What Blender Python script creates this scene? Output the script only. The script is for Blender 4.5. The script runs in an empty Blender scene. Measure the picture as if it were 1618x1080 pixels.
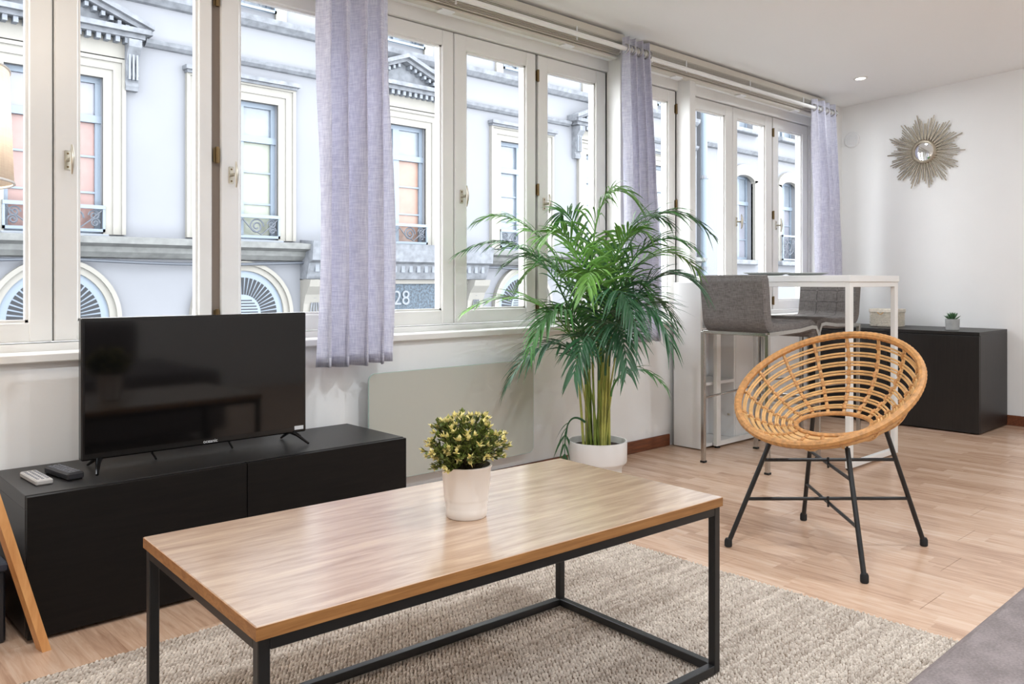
import bpy, bmesh, math, random
from mathutils import Vector, Matrix, Euler
random.seed(7)
PI = math.pi
scn = bpy.context.scene
COL = scn.collection

# ------------------------------------------------------------------ camera
cam_d = bpy.data.cameras.new('camera')
cam = bpy.data.objects.new('camera', cam_d)
COL.objects.link(cam)
cam.location = (0.0, 0.0, 0.95)
cam.rotation_euler = (PI/2, 0, -math.radians(42.94))
cam_d.sensor_width = 36.0
cam_d.sensor_fit = 'HORIZONTAL'
cam_d.lens = 36.0*1295/1618
cam_d.shift_y = (445.4-540)/1618
cam_d.clip_start = 0.05
cam_d.clip_end = 300
scn.camera = cam

# ------------------------------------------------------------------ world, exposure
world = bpy.data.worlds.new('world')
scn.world = world
world.use_nodes = True
wn = world.node_tree
bg = wn.nodes['Background']
bg.inputs['Color'].default_value = (0.91, 0.955, 1.0, 1)
bg.inputs['Strength'].default_value = 9.0
vs = scn.view_settings
vs.view_transform = 'Standard'
vs.look = 'None'
vs.gamma = 1.0
vs.use_curve_mapping = False
vs.exposure = 0.0
DOWNLIGHT_W = 17.0
FLOORLAMP_W = 8.0

# ------------------------------------------------------------------ helpers
def srgb(r, g, b):
    def f(c):
        c /= 255.0
        return c/12.92 if c <= 0.04045 else ((c+0.055)/1.055)**2.4
    return (f(r), f(g), f(b), 1.0)

class MB:
    """collects geometry for one mesh"""
    def __init__(s):
        s.v = []; s.f = []
    def add(s, vs, fs):
        o = len(s.v)
        s.v.extend([tuple(p) for p in vs])
        s.f.extend([tuple(i+o for i in f) for f in fs])
        return s
    def box(s, a, b, c=0.0):
        x0, y0, z0 = a; x1, y1, z1 = b
        if c <= 0:
            vs = [(x, y, z) for z in (z0, z1) for y in (y0, y1) for x in (x0, x1)]
            return s.add(vs, [(0,2,3,1),(4,5,7,6),(0,1,5,4),(2,6,7,3),(0,4,6,2),(1,3,7,5)])
        c = min(c, (x1-x0)*.49, (y1-y0)*.49, (z1-z0)*.49)
        vs = []; idx = {}
        for k in range(8):
            sx, sy, sz = k & 1, (k >> 1) & 1, (k >> 2) & 1
            p = [(x0, x1)[sx], (y0, y1)[sy], (z0, z1)[sz]]
            d = [(1, -1)[sx]*c, (1, -1)[sy]*c, (1, -1)[sz]*c]
            for ax in range(3):
                q = [p[i]+(0 if i == ax else d[i]) for i in range(3)]
                idx[(k, ax)] = len(vs); vs.append(q)
        fs = []
        for ax in range(3):
            o = [i for i in range(3) if i != ax]
            for side in (0, 1):
                ks = []
                for (i, j) in ((0,0),(1,0),(1,1),(0,1)):
                    k = (side << ax) | (i << o[0]) | (j << o[1]); ks.append(idx[(k, ax)])
                fs.append(ks)
        for ax in range(3):
            o = [i for i in range(3) if i != ax]
            for i in (0, 1):
                for j in (0, 1):
                    k0 = (i << o[0]) | (j << o[1]); k1 = k0 | (1 << ax)
                    fs.append([idx[(k0,o[0])], idx[(k0,o[1])], idx[(k1,o[1])], idx[(k1,o[0])]])
        for k in range(8):
            fs.append([idx[(k,0)], idx[(k,1)], idx[(k,2)]])
        return s.add(vs, fs)
    def tube(s, pts, r, n=8, cap=True, closed=False, flat=1.0):
        """sweep; r is number or list"""
        pts = [Vector(p) for p in pts]; m = len(pts)
        rs = r if isinstance(r, (list, tuple)) else [r]*m
        vs = []; fs = []
        up = None
        for i, p in enumerate(pts):
            if closed: t = pts[(i+1) % m]-pts[i-1]
            else: t = pts[min(i+1, m-1)]-pts[max(i-1, 0)]
            t.normalize()
            if up is None:
                a = Vector((0,0,1)) if abs(t.z) < .9 else Vector((1,0,0))
                up = (a-t*a.dot(t)).normalized()
            else:
                up = (up-t*up.dot(t)).normalized()
            sd = t.cross(up)
            for k in range(n):
                an = 2*PI*(k+.5)/n
                vs.append(p+(sd*math.cos(an)+up*math.sin(an)*flat)*rs[i])
        for i in range(m if closed else m-1):
            j = (i+1) % m
            for k in range(n):
                l = (k+1) % n
                fs.append((i*n+k, i*n+l, j*n+l, j*n+k))
        if cap and not closed:
            fs.append(tuple(reversed(range(n)))); fs.append(tuple((m-1)*n+k for k in range(n)))
        return s.add(vs, fs)
    def lathe(s, prof, c=(0,0,0), n=32, cap0=True, cap1=False):
        vs = []; fs = []
        for (r, z) in prof:
            for k in range(n):
                a = 2*PI*k/n
                vs.append((c[0]+r*math.cos(a), c[1]+r*math.sin(a), c[2]+z))
        m = len(prof)
        for i in range(m-1):
            for k in range(n):
                l = (k+1) % n
                fs.append((i*n+k, i*n+l, (i+1)*n+l, (i+1)*n+k))
        if cap0: fs.append(tuple(reversed(range(n))))
        if cap1: fs.append(tuple((m-1)*n+k for k in range(n)))
        return s.add(vs, fs)
    def prism(s, poly, d0, d1, axis=1):
        """poly of 2-D points extruded along axis from d0 to d1 (the other two axes in order)"""
        n = len(poly); vs = []
        for d in (d0, d1):
            for (a, b) in poly:
                p = [a, b]; p.insert(axis, d); vs.append(p)
        fs = [tuple(range(n)), tuple(reversed(range(n, 2*n)))]
        for i in range(n):
            j = (i+1) % n
            fs.append((i, i+n, j+n, j))
        return s.add(vs, fs)
    def grid(s, fn, nu, nv, wrap=False):
        vs = [fn(i/nu, j/nv) for j in range(nv+1) for i in range(nu+(0 if wrap else 1))]
        w = nu if wrap else nu+1; fs = []
        for j in range(nv):
            for i in range(nu):
                a = j*w+i; b = j*w+(i+1) % w
                fs.append((a, b, b+w, a+w))
        return s.add(vs, fs)
    def mesh(s, name, mat=None, smooth=False, recalc=True):
        me = bpy.data.meshes.new(name)
        me.from_pydata([tuple(p) for p in s.v], [], s.f)
        if recalc:
            bm = bmesh.new(); bm.from_mesh(me)
            bmesh.ops.recalc_face_normals(bm, faces=bm.faces)
            bm.to_mesh(me); bm.free()
        if smooth:
            me.polygons.foreach_set('use_smooth', [True]*len(me.polygons))
            try: me.set_sharp_from_angle(angle=math.radians(smooth if smooth is not True else 40))
            except Exception: pass
        if mat: me.materials.append(mat)
        me.update()
        return me
    def build(s, name, mat, parent=None, smooth=False, world=True, recalc=True):
        return put(name, s.mesh(name, mat, smooth, recalc), parent, world=world)

def put(name, me, parent=None, loc=None, rot=None, world=True):
    o = bpy.data.objects.new(name, me)
    COL.objects.link(o)
    if loc is not None: o.location = loc
    if rot is not None: o.rotation_euler = rot
    if parent is not None:
        o.parent = parent
        if world:
            # keeps world coordinates of the mesh: chain of parents only ever carries locations/rotations of the root
            o.matrix_parent_inverse = wmat(parent).inverted()
    return o

def wmat(o):
    m = o.matrix_basis.copy()
    if o.parent is not None:
        m = wmat(o.parent) @ o.matrix_parent_inverse @ m
    return m

def thing(name, label, cat, loc=(0,0,0), rotz=0.0, group=None, kind=None):
    o = bpy.data.objects.new(name, None)
    COL.objects.link(o)
    o.empty_display_size = .1
    o.location = loc; o.rotation_euler = (0, 0, rotz)
    return tag(o, label, cat, group, kind)

def tag(o, label=None, cat=None, group=None, kind=None):
    if label: o['label'] = label
    if cat: o['category'] = cat
    if group: o['group'] = group
    if kind: o['kind'] = kind
    return o

def copy_tree(o, parent=None):
    c = o.copy(); COL.objects.link(c); c.parent = parent
    for ch in list(o.children): copy_tree(ch, c)
    return c

def arc(c, r, a0, a1, n, ax=(0, 2)):
    out = []
    for i in range(n+1):
        a = a0+(a1-a0)*i/n
        p = list(c); p[ax[0]] += r*math.cos(a); p[ax[1]] += r*math.sin(a); out.append(tuple(p))
    return out

def text_mesh(txt, size, depth, mat):
    cu = bpy.data.curves.new('lettering', 'FONT')
    cu.body = txt; cu.size = size; cu.extrude = depth; cu.align_x = 'CENTER'; cu.align_y = 'CENTER'
    tmp = bpy.data.objects.new('lettering_tmp', cu); COL.objects.link(tmp)
    dg = bpy.context.evaluated_depsgraph_get()
    me = bpy.data.meshes.new_from_object(tmp.evaluated_get(dg))
    bpy.data.objects.remove(tmp); bpy.data.curves.remove(cu)
    me.materials.clear(); me.materials.append(mat)
    return me

# ------------------------------------------------------------------ materials
def new_mat(name):
    m = bpy.data.materials.new(name); m.use_nodes = True
    nt = m.node_tree; b = nt.nodes['Principled BSDF']
    return m, nt, b

def plain(name, col, rough=.5, metal=0.0, spec=.5, noise=0.0, nscale=20.0, bump=0.0, bscale=80.0, stretch=None):
    m, nt, b = new_mat(name)
    b.inputs['Roughness'].default_value = rough
    b.inputs['Metallic'].default_value = metal
    b.inputs['Specular IOR Level'].default_value = spec
    b.inputs['Base Color'].default_value = col
    if noise or bump:
        tc = nt.nodes.new('ShaderNodeTexCoord')
        mp = nt.nodes.new('ShaderNodeMapping')
        if stretch: mp.inputs['Scale'].default_value = stretch
        nt.links.new(tc.outputs['Object'], mp.inputs['Vector'])
    if noise:
        n = nt.nodes.new('ShaderNodeTexNoise'); n.inputs['Scale'].default_value = nscale; n.inputs['Detail'].default_value = 5
        nt.links.new(mp.outputs['Vector'], n.inputs['Vector'])
        r = nt.nodes.new('ShaderNodeValToRGB')
        lo = [max(0, c*(1-noise)) for c in col[:3]]+[1]; hi = [min(1, c*(1+noise)) for c in col[:3]]+[1]
        r.color_ramp.elements[0].position = .3; r.color_ramp.elements[1].position = .7
        r.color_ramp.elements[0].color = lo; r.color_ramp.elements[1].color = hi
        nt.links.new(n.outputs['Fac'], r.inputs['Fac']); nt.links.new(r.outputs['Color'], b.inputs['Base Color'])
    if bump:
        n2 = nt.nodes.new('ShaderNodeTexNoise'); n2.inputs['Scale'].default_value = bscale; n2.inputs['Detail'].default_value = 3
        nt.links.new(mp.outputs['Vector'], n2.inputs['Vector'])
        bp = nt.nodes.new('ShaderNodeBump'); bp.inputs['Strength'].default_value = bump; bp.inputs['Distance'].default_value = .003
        nt.links.new(n2.outputs['Fac'], bp.inputs['Height']); nt.links.new(bp.outputs['Normal'], b.inputs['Normal'])
    return m

def wood(name, dark, light, scale=(2, 18, 18), rough=.4, spec=.5, nscale=3.0, fine=.25, coat=0.0):
    m, nt, b = new_mat(name)
    tc = nt.nodes.new('ShaderNodeTexCoord'); mp = nt.nodes.new('ShaderNodeMapping'); mp.inputs['Scale'].default_value = scale
    nt.links.new(tc.outputs['Object'], mp.inputs['Vector'])
    n = nt.nodes.new('ShaderNodeTexNoise'); n.inputs['Scale'].default_value = nscale; n.inputs['Detail'].default_value = 8
    n.inputs['Roughness'].default_value = .65; n.inputs['Distortion'].default_value = .6
    nt.links.new(mp.outputs['Vector'], n.inputs['Vector'])
    r = nt.nodes.new('ShaderNodeValToRGB')
    r.color_ramp.elements[0].position = .32; r.color_ramp.elements[0].color = dark
    r.color_ramp.elements[1].position = .66; r.color_ramp.elements[1].color = light
    nt.links.new(n.outputs['Fac'], r.inputs['Fac'])
    nt.links.new(r.outputs['Color'], b.inputs['Base Color'])
    b.inputs['Roughness'].default_value = rough; b.inputs['Specular IOR Level'].default_value = spec
    if coat:
        b.inputs['Coat Weight'].default_value = coat; b.inputs['Coat Roughness'].default_value = .18; b.inputs['Coat IOR'].default_value = 2.0
    bp = nt.nodes.new('ShaderNodeBump'); bp.inputs['Strength'].default_value = fine*.3; bp.inputs['Distance'].default_value = .001
    nt.links.new(n.outputs['Fac'], bp.inputs['Height']); nt.links.new(bp.outputs['Normal'], b.inputs['Normal'])
    return m

def fabric(name, c0, c1, scale=300.0, transl=0.0, rough=.9, bump=.3):
    m, nt, b = new_mat(name)
    tc = nt.nodes.new('ShaderNodeTexCoord')
    fac = []
    for st in ((1, 1, .08), (.08, .08, 1)):
        mp = nt.nodes.new('ShaderNodeMapping'); mp.inputs['Scale'].default_value = st
        nt.links.new(tc.outputs['Object'], mp.inputs['Vector'])
        n = nt.nodes.new('ShaderNodeTexNoise'); n.inputs['Scale'].default_value = scale; n.inputs['Detail'].default_value = 2
        nt.links.new(mp.outputs['Vector'], n.inputs['Vector']); fac.append(n)
    mx = nt.nodes.new('ShaderNodeMath'); mx.operation = 'ADD'
    nt.links.new(fac[0].outputs['Fac'], mx.inputs[0]); nt.links.new(fac[1].outputs['Fac'], mx.inputs[1])
    hf = nt.nodes.new('ShaderNodeMath'); hf.operation = 'MULTIPLY'; hf.inputs[1].default_value = .5
    nt.links.new(mx.outputs[0], hf.inputs[0])
    r = nt.nodes.new('ShaderNodeValToRGB')
    r.color_ramp.elements[0].position = .38; r.color_ramp.elements[0].color = c0
    r.color_ramp.elements[1].position = .62; r.color_ramp.elements[1].color = c1
    nt.links.new(hf.outputs[0], r.inputs['Fac'])
    nt.links.new(r.outputs['Color'], b.inputs['Base Color'])
    b.inputs['Roughness'].default_value = rough; b.inputs['Specular IOR Level'].default_value = .15
    if bump:
        bp = nt.nodes.new('ShaderNodeBump'); bp.inputs['Strength'].default_value = bump; bp.inputs['Distance'].default_value = .002
        nt.links.new(hf.outputs[0], bp.inputs['Height']); nt.links.new(bp.outputs['Normal'], b.inputs['Normal'])
    if transl:
        tr = nt.nodes.new('ShaderNodeBsdfTranslucent'); nt.links.new(r.outputs['Color'], tr.inputs['Color'])
        ms = nt.nodes.new('ShaderNodeMixShader'); ms.inputs['Fac'].default_value = transl
        out = nt.nodes['Material Output']
        nt.links.new(b.outputs[0], ms.inputs[1]); nt.links.new(tr.outputs[0], ms.inputs[2])
        nt.links.new(ms.outputs[0], out.inputs['Surface'])
    return m

def glass_pane(name, tint=(1, 1, 1, 1), refl=.9):
    m = bpy.data.materials.new(name); m.use_nodes = True
    nt = m.node_tree; nt.nodes.clear()
    out = nt.nodes.new('ShaderNodeOutputMaterial')
    t = nt.nodes.new('ShaderNodeBsdfTransparent'); t.inputs['Color'].default_value = tint
    g = nt.nodes.new('ShaderNodeBsdfGlossy'); g.inputs['Roughness'].default_value = .02
    lw = nt.nodes.new('ShaderNodeLayerWeight')
    pw = nt.nodes.new('ShaderNodeMath'); pw.operation = 'POWER'; pw.inputs[1].default_value = 9.0
    nt.links.new(lw.outputs['Facing'], pw.inputs[0])
    fr = nt.nodes.new('ShaderNodeMath'); fr.operation = 'MULTIPLY_ADD'; fr.inputs[1].default_value = .5; fr.inputs[2].default_value = .0
    nt.links.new(pw.outputs[0], fr.inputs[0])
    ms = nt.nodes.new('ShaderNodeMixShader')
    nt.links.new(fr.outputs[0], ms.inputs['Fac']); nt.links.new(t.outputs[0], ms.inputs[1]); nt.links.new(g.outputs[0], ms.inputs[2])
    nt.links.new(ms.outputs[0], out.inputs['Surface'])
    return m

def emit(name, col, s):
    m, nt, b = new_mat(name)
    b.inputs['Base Color'].default_value = col
    b.inputs['Emission Color'].default_value = col; b.inputs['Emission Strength'].default_value = s
    return m

def floor_mat():
    m, nt, b = new_mat('laminate_oak')
    g = nt.nodes.new('ShaderNodeNewGeometry')
    sp = nt.nodes.new('ShaderNodeSeparateXYZ'); nt.links.new(g.outputs['Position'], sp.inputs[0])
    def M(op, a, bb=None):
        n = nt.nodes.new('ShaderNodeMath'); n.operation = op
        for i, x in enumerate((a, bb)):
            if x is None: continue
            if isinstance(x, (int, float)): n.inputs[i].default_value = x
            else: nt.links.new(x, n.inputs[i])
        return n.outputs[0]
    sid = M('FLOOR', M('DIVIDE', M('ADD', sp.outputs['X'], 1.5), .19/3))
    w1 = nt.nodes.new('ShaderNodeTexWhiteNoise'); w1.noise_dimensions = '1D'; nt.links.new(sid, w1.inputs['W'])
    yy = M('ADD', sp.outputs['Y'], M('MULTIPLY', w1.outputs['Value'], 7.3))
    tid = M('FLOOR', M('DIVIDE', yy, .43))
    cv = nt.nodes.new('ShaderNodeCombineXYZ'); nt.links.new(sid, cv.inputs[0]); nt.links.new(tid, cv.inputs[1])
    w2 = nt.nodes.new('ShaderNodeTexWhiteNoise'); w2.noise_dimensions = '2D'; nt.links.new(cv.outputs[0], w2.inputs['Vector'])
    # grain, shifted from stave to stave
    gv = nt.nodes.new('ShaderNodeCombineXYZ')
    nt.links.new(M('MULTIPLY', sp.outputs['X'], 26.0), gv.inputs[0])
    nt.links.new(M('MULTIPLY', yy, 2.2), gv.inputs[1])
    nt.links.new(M('MULTIPLY', w2.outputs['Value'], 40.0), gv.inputs[2])
    n = nt.nodes.new('ShaderNodeTexNoise'); n.inputs['Scale'].default_value = 2.2; n.inputs['Detail'].default_value = 4; n.inputs['Roughness'].default_value = .62
    n.inputs['Distortion'].default_value = .8
    nt.links.new(gv.outputs[0], n.inputs['Vector'])
    mixf = M('ADD', M('MULTIPLY', w2.outputs['Value'], .26), M('MULTIPLY', n.outputs['Fac'], .86))
    r = nt.nodes.new('ShaderNodeValToRGB')
    r.color_ramp.elements[0].position = .25; r.color_ramp.elements[0].color = srgb(164, 126, 102)
    r.color_ramp.elements[1].position = .85; r.color_ramp.elements[1].color = srgb(223, 194, 171)
    e = r.color_ramp.elements.new(.55); e.color = srgb(204, 169, 142)
    nt.links.new(mixf, r.inputs['Fac']); nt.links.new(r.outputs['Color'], b.inputs['Base Color'])
    b.inputs['Roughness'].default_value = .25
    b.inputs['Specular IOR Level'].default_value = .7
    return m

M = {}
M['wall'] = plain('white_wall_paint', srgb(243, 242, 240), .75, noise=.015, nscale=3, bump=.05, bscale=160)
M['ceiling'] = plain('ceiling_paint', srgb(250, 250, 249), .8, bump=.04, bscale=120)
M['winframe'] = plain('cream_window_paint', srgb(234, 232, 228), .38, noise=.02, nscale=6)
M['gap'] = plain('dark_joint', srgb(45, 38, 34), .8)
M['gap_light'] = plain('recessed_joint', srgb(128, 114, 102), .7)
M['glass'] = glass_pane('window_glass')
M['nickel'] = plain('brushed_nickel', srgb(196, 190, 176), .28, metal=1.0)
M['chrome'] = plain('chrome_steel', srgb(190, 188, 184), .22, metal=1.0)
M['brass'] = plain('aged_brass', srgb(120, 100, 70), .4, metal=1.0)
M['floor'] = floor_mat()
M['subfloor'] = plain('dark_subfloor', srgb(60, 42, 30), .9)
M['skirting'] = wood('brown_skirting', srgb(88, 46, 26), srgb(128, 72, 42), (3, 20, 30), .45)
M['black_wood'] = wood('black_brown_veneer', srgb(13, 11, 10), srgb(27, 23, 21), (2.0, 24, 24), .4, nscale=3, fine=.6)
M['black_wood_v'] = wood('black_brown_veneer_upright', srgb(15, 12, 11), srgb(29, 25, 23), (24, 24, 2.0), .42, nscale=3, fine=.6)
M['black_door'] = wood('black_brown_door', srgb(10, 8, 7), srgb(21, 17, 15), (2.0, 24, 24), .5, spec=.2, nscale=3, fine=.4)
M['oak'] = wood('pale_oak_top', srgb(158, 120, 91), srgb(208, 176, 146), (1.6, 16, 16), .28, spec=.8, coat=1.0)
M['oak_edge'] = wood('oak_edge_band', srgb(138, 90, 46), srgb(176, 124, 72), (2, 14, 40), .5)
M['black_metal'] = plain('black_powder_coat', srgb(24, 24, 25), .4, spec=.5, bump=.03, bscale=400)
M['white_metal'] = plain('white_powder_coat', srgb(236, 234, 230), .35)
M['white_board'] = plain('white_melamine', srgb(236, 235, 233), .4)
M['rubber'] = plain('black_rubber', srgb(18, 18, 18), .7)
M['tv_black'] = plain('gloss_black_plastic', srgb(12, 12, 13), .18)
M['screen'] = plain('dark_screen', srgb(9, 9, 10), .07, spec=.45)
M['white_print'] = plain('white_print', srgb(215, 215, 215), .5)
M['grey_plastic'] = plain('grey_plastic', srgb(176, 172, 168), .4)
M['dark_plastic'] = plain('dark_plastic', srgb(34, 34, 38), .35)
M['button'] = plain('button_rubber', srgb(110, 110, 116), .6)
M['lamp_wood'] = wood('beech_leg', srgb(196, 134, 78), srgb(222, 164, 104), (14, 14, 2), .4)
M['rattan'] = plain('rattan_cane', srgb(212, 168, 112), .42, noise=.2, nscale=24)
M['rattan_dark'] = plain('rattan_binding', srgb(190, 136, 80), .5, noise=.28, nscale=60, bump=.5, bscale=260)
M['stool_fabric'] = fabric('grey_tweed', srgb(102, 97, 94), srgb(134, 129, 126), 330, bump=.3)
M['sofa_fabric'] = fabric('mauve_grey_felt', srgb(118, 108, 106), srgb(142, 131, 129), 260, bump=.25)
M['curtain'] = fabric('lilac_grey_linen', srgb(218, 217, 228), srgb(247, 246, 252), 300, transl=.55, bump=.2)
M['ceramic_white'] = plain('white_glazed_pot', srgb(238, 236, 234), .3)
M['pot_cream'] = plain('cream_enamel_pot', srgb(236, 226, 216), .35)
M['soil'] = plain('potting_soil', srgb(52, 36, 26), .95, noise=.4, nscale=60, bump=.8, bscale=90)
M['cane_green'] = plain('palm_cane', srgb(128, 146, 62), .45, noise=.35, nscale=14)
M['cane_pale'] = plain('palm_cane_pale', srgb(176, 176, 92), .45, noise=.3, nscale=14)
M['palm'] = plain('palm_leaf', srgb(66, 118, 54), .38, noise=.42, nscale=7)
M['palm2'] = plain('palm_leaf_bright', srgb(112, 160, 72), .4, noise=.35, nscale=7)
M['palm_dry'] = plain('palm_leaf_dark', srgb(48, 92, 58), .36, noise=.35, nscale=7)
M['shrub'] = plain('shrub_leaf', srgb(104, 116, 50), .5, noise=.4, nscale=30)
M['shrub_tip'] = plain('cream_flower', srgb(236, 222, 152), .6, noise=.15, nscale=30)
M['shrub_stem'] = plain('shrub_stem', srgb(72, 62, 36), .7)
M['succulent'] = plain('succulent_leaf', srgb(66, 104, 66), .45, noise=.2, nscale=40)
M['concrete'] = plain('pale_concrete', srgb(178, 178, 176), .8, noise=.08, nscale=30)
M['wicker'] = plain('white_wicker', srgb(222, 212, 196), .7, noise=.12, nscale=60)
M['mirror'] = plain('mirror_glass', srgb(240, 240, 240), .03, metal=1.0)
M['champagne'] = plain('champagne_metal', srgb(160, 148, 130), .4, metal=.7)
M['rad_glass'] = plain('frosted_white_glass', srgb(186, 186, 176), .1, spec=.6)
M['rad_edge'] = plain('green_glass_edge', srgb(176, 196, 188), .1)
M['blind'] = plain('cream_blind_slat', srgb(214, 208, 196), .5)
M['white_plastic'] = plain('white_plastic', srgb(240, 240, 240), .4)
M['plate'] = plain('grey_stoneware', srgb(176, 178, 176), .4)
# outside (all colours darkened evenly to offset the very bright sky)
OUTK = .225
def dimmed(r, g, b_):
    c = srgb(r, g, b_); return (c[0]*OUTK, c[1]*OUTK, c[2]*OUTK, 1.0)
M['stucco'] = plain('pale_stucco', dimmed(200, 203, 211), .9, noise=.03, nscale=1.2)
M['stone'] = plain('cream_stone', dimmed(224, 220, 210), .9, noise=.04, nscale=3)
M['stone_grey'] = plain('weathered_stone', dimmed(184, 189, 198), .9, noise=.25, nscale=9)
M['ledge'] = plain('mossy_ledge', dimmed(190, 192, 190), .9, noise=.22, nscale=7)
M['blue_paint'] = plain('pale_blue_joinery', dimmed(186, 204, 224), .5)
M['pane_red'] = plain('red_blind_pane', dimmed(222, 176, 168), .25, noise=.12, nscale=4)
M['pane_green'] = plain('green_blind_pane', dimmed(214, 222, 202), .25, noise=.1, nscale=4)
M['pane_orange'] = plain('orange_blind_pane', dimmed(226, 182, 162), .25, noise=.15, nscale=4)
M['pane_grey'] = plain('grey_glass_pane', dimmed(196, 208, 222), .2, noise=.15, nscale=3)
M['pane_lilac'] = plain('lilac_glass_pane', dimmed(206, 208, 222), .2, noise=.1, nscale=3)
M['iron'] = plain('grey_ironwork', dimmed(128, 136, 150), .6)
M['louvre_dark'] = plain('louvre_slot', dimmed(62, 66, 74), .8)
M['slat_white'] = plain('louvre_slat', dimmed(194, 202, 214), .7)
M['sign'] = plain('speckled_blue_sign', dimmed(104, 124, 142), .7, noise=.75, nscale=26)
M['pipe'] = plain('blue_grey_pipe', dimmed(176, 196, 214), .6)
M['asphalt'] = plain('street_asphalt', dimmed(120, 120, 120), .95)
# ================================================================== the room
XL, XR, YB, YW = -1.5, 6.14, -1.8, 2.88        # left wall, end wall, back wall, window wall
def ceil_z(y): return 2.287+.058*(2.88-y)

# floor: boards run towards the window wall
fl = MB().box((XL, YB, -.12), (XR, YW, -.012)).build('floor', M['subfloor'])
tag(fl, 'oak laminate floor of long three-strip boards', kind='structure')
BW, BL = .19, 1.285
plank_cache = {}
def plank_mesh(w, l):
    k = (round(w, 3), round(l, 3))
    if k not in plank_cache:
        plank_cache[k] = MB().box((0, 0, -.011), (w-.00025, l-.0014, 0)).mesh('plank', M['floor'])
    return plank_cache[k]
ncol = int(math.ceil((XR-XL)/BW))
for i in range(ncol):
    x = XL+i*BW; w = min(BW, XR-x)
    if w < .02: continue
    y = YB-((i*.47) % 1.0)*BL
    while y < YW:
        a = max(y, YB); b = min(y+BL, YW)
        if b-a > .02:
            put('plank', plank_mesh(w, b-a), fl, (x, a, 0))
        y += BL

# ceiling (slopes up away from the windows)
cl = MB()
cl.prism([(YB-.1, ceil_z(YB-.1)), (YW+.2, ceil_z(YW+.2)), (YW+.2, ceil_z(YW+.2)+.12), (YB-.1, ceil_z(YB-.1)+.12)], XL-.1, XR+.1, axis=0)
tag(cl.build('ceiling', M['ceiling']), 'smooth white ceiling sloping gently up from the windows', kind='structure')
# walls
tag(MB().box((XR, YB-.1, -.12), (XR+.12, YW+.2, 2.7)).build('wall_right', M['wall']), 'plain white end wall with the sunburst mirror', kind='structure')
tag(MB().box((XL-.12, YB-.1, -.12), (XL, YW+.2, 2.7)).build('wall_left', M['wall']), 'white side wall out of view', kind='structure')
tag(MB().box((XL, YB-.12, -.12), (XR, YB, 2.7)).build('wall_back', M['wall']), 'white wall behind the viewer', kind='structure')
wf = MB()
WX0, WX1 = .17, 5.80        # window band
wf.box((XL, YW, -.12), (XR, YW+.2, .70))
wf.box((XL, YW, .70), (WX0, YW+.2, 2.5))
wf.box((WX1, YW, .70), (XR, YW+.2, 2.5))
wf.box((WX0, YW+.02, 2.17), (WX1, YW+.2, 2.5))
tag(wf.build('wall_front', M['wall']), 'white window wall with low parapet under a long band of windows', kind='structure')
# piers between the window groups
for i, (a, b) in enumerate(((3.478, 3.55), (4.126, 4.185))):
    tag(MB().box((a, YW-.012, .73), (b, YW+.16, 2.2), .003).build('trim_%d' % (i+1), M['winframe']),
        ['white pier between windows behind the middle curtain', 'slim white pier left of the far window group'][i], kind='structure')
# sill
s = MB().box((WX0-.04, YW-.03, .700), (XR-.02, YW+.075, .729), .004)
tag(s.build('trim_3', M['winframe']), 'long painted window sill board', kind='structure')
# baseboards
tag(MB().box((XL, YW-.014, 0), (3.925, YW, .067), .003).build('baseboard_front', M['skirting']), 'brown wooden skirting under the windows', kind='structure')
tag(MB().box((XR-.014, YB, 0), (XR, YW, .067), .003).build('baseboard_right', M['skirting']), 'brown wooden skirting along the end wall', kind='structure')

# ------------------------------------------------------------------ windows: fixed frame and casements
FY0, FY1 = YW+.09, YW+.15            # casement depth range (2.97 .. 3.03)
frm = MB()
ZB, ZT = .757, 2.108
frm.box((WX0, YW+.075, .70), (WX1, YW+.19, .753), .002)
frm.box((WX0, YW+.075, 2.112), (WX1, YW+.19, 2.20), .002)
for a, b in ((WX0, .20), (1.81, 1.87), (3.478, 3.58), (4.126, 4.245), (5.775, WX1)):
    frm.box((a, YW+.085, .753), (b, YW+.19, 2.112), .002)
tag(frm.build('trim_4', M['winframe']), 'fixed cream timber frame around all the casements', kind='structure')
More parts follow.
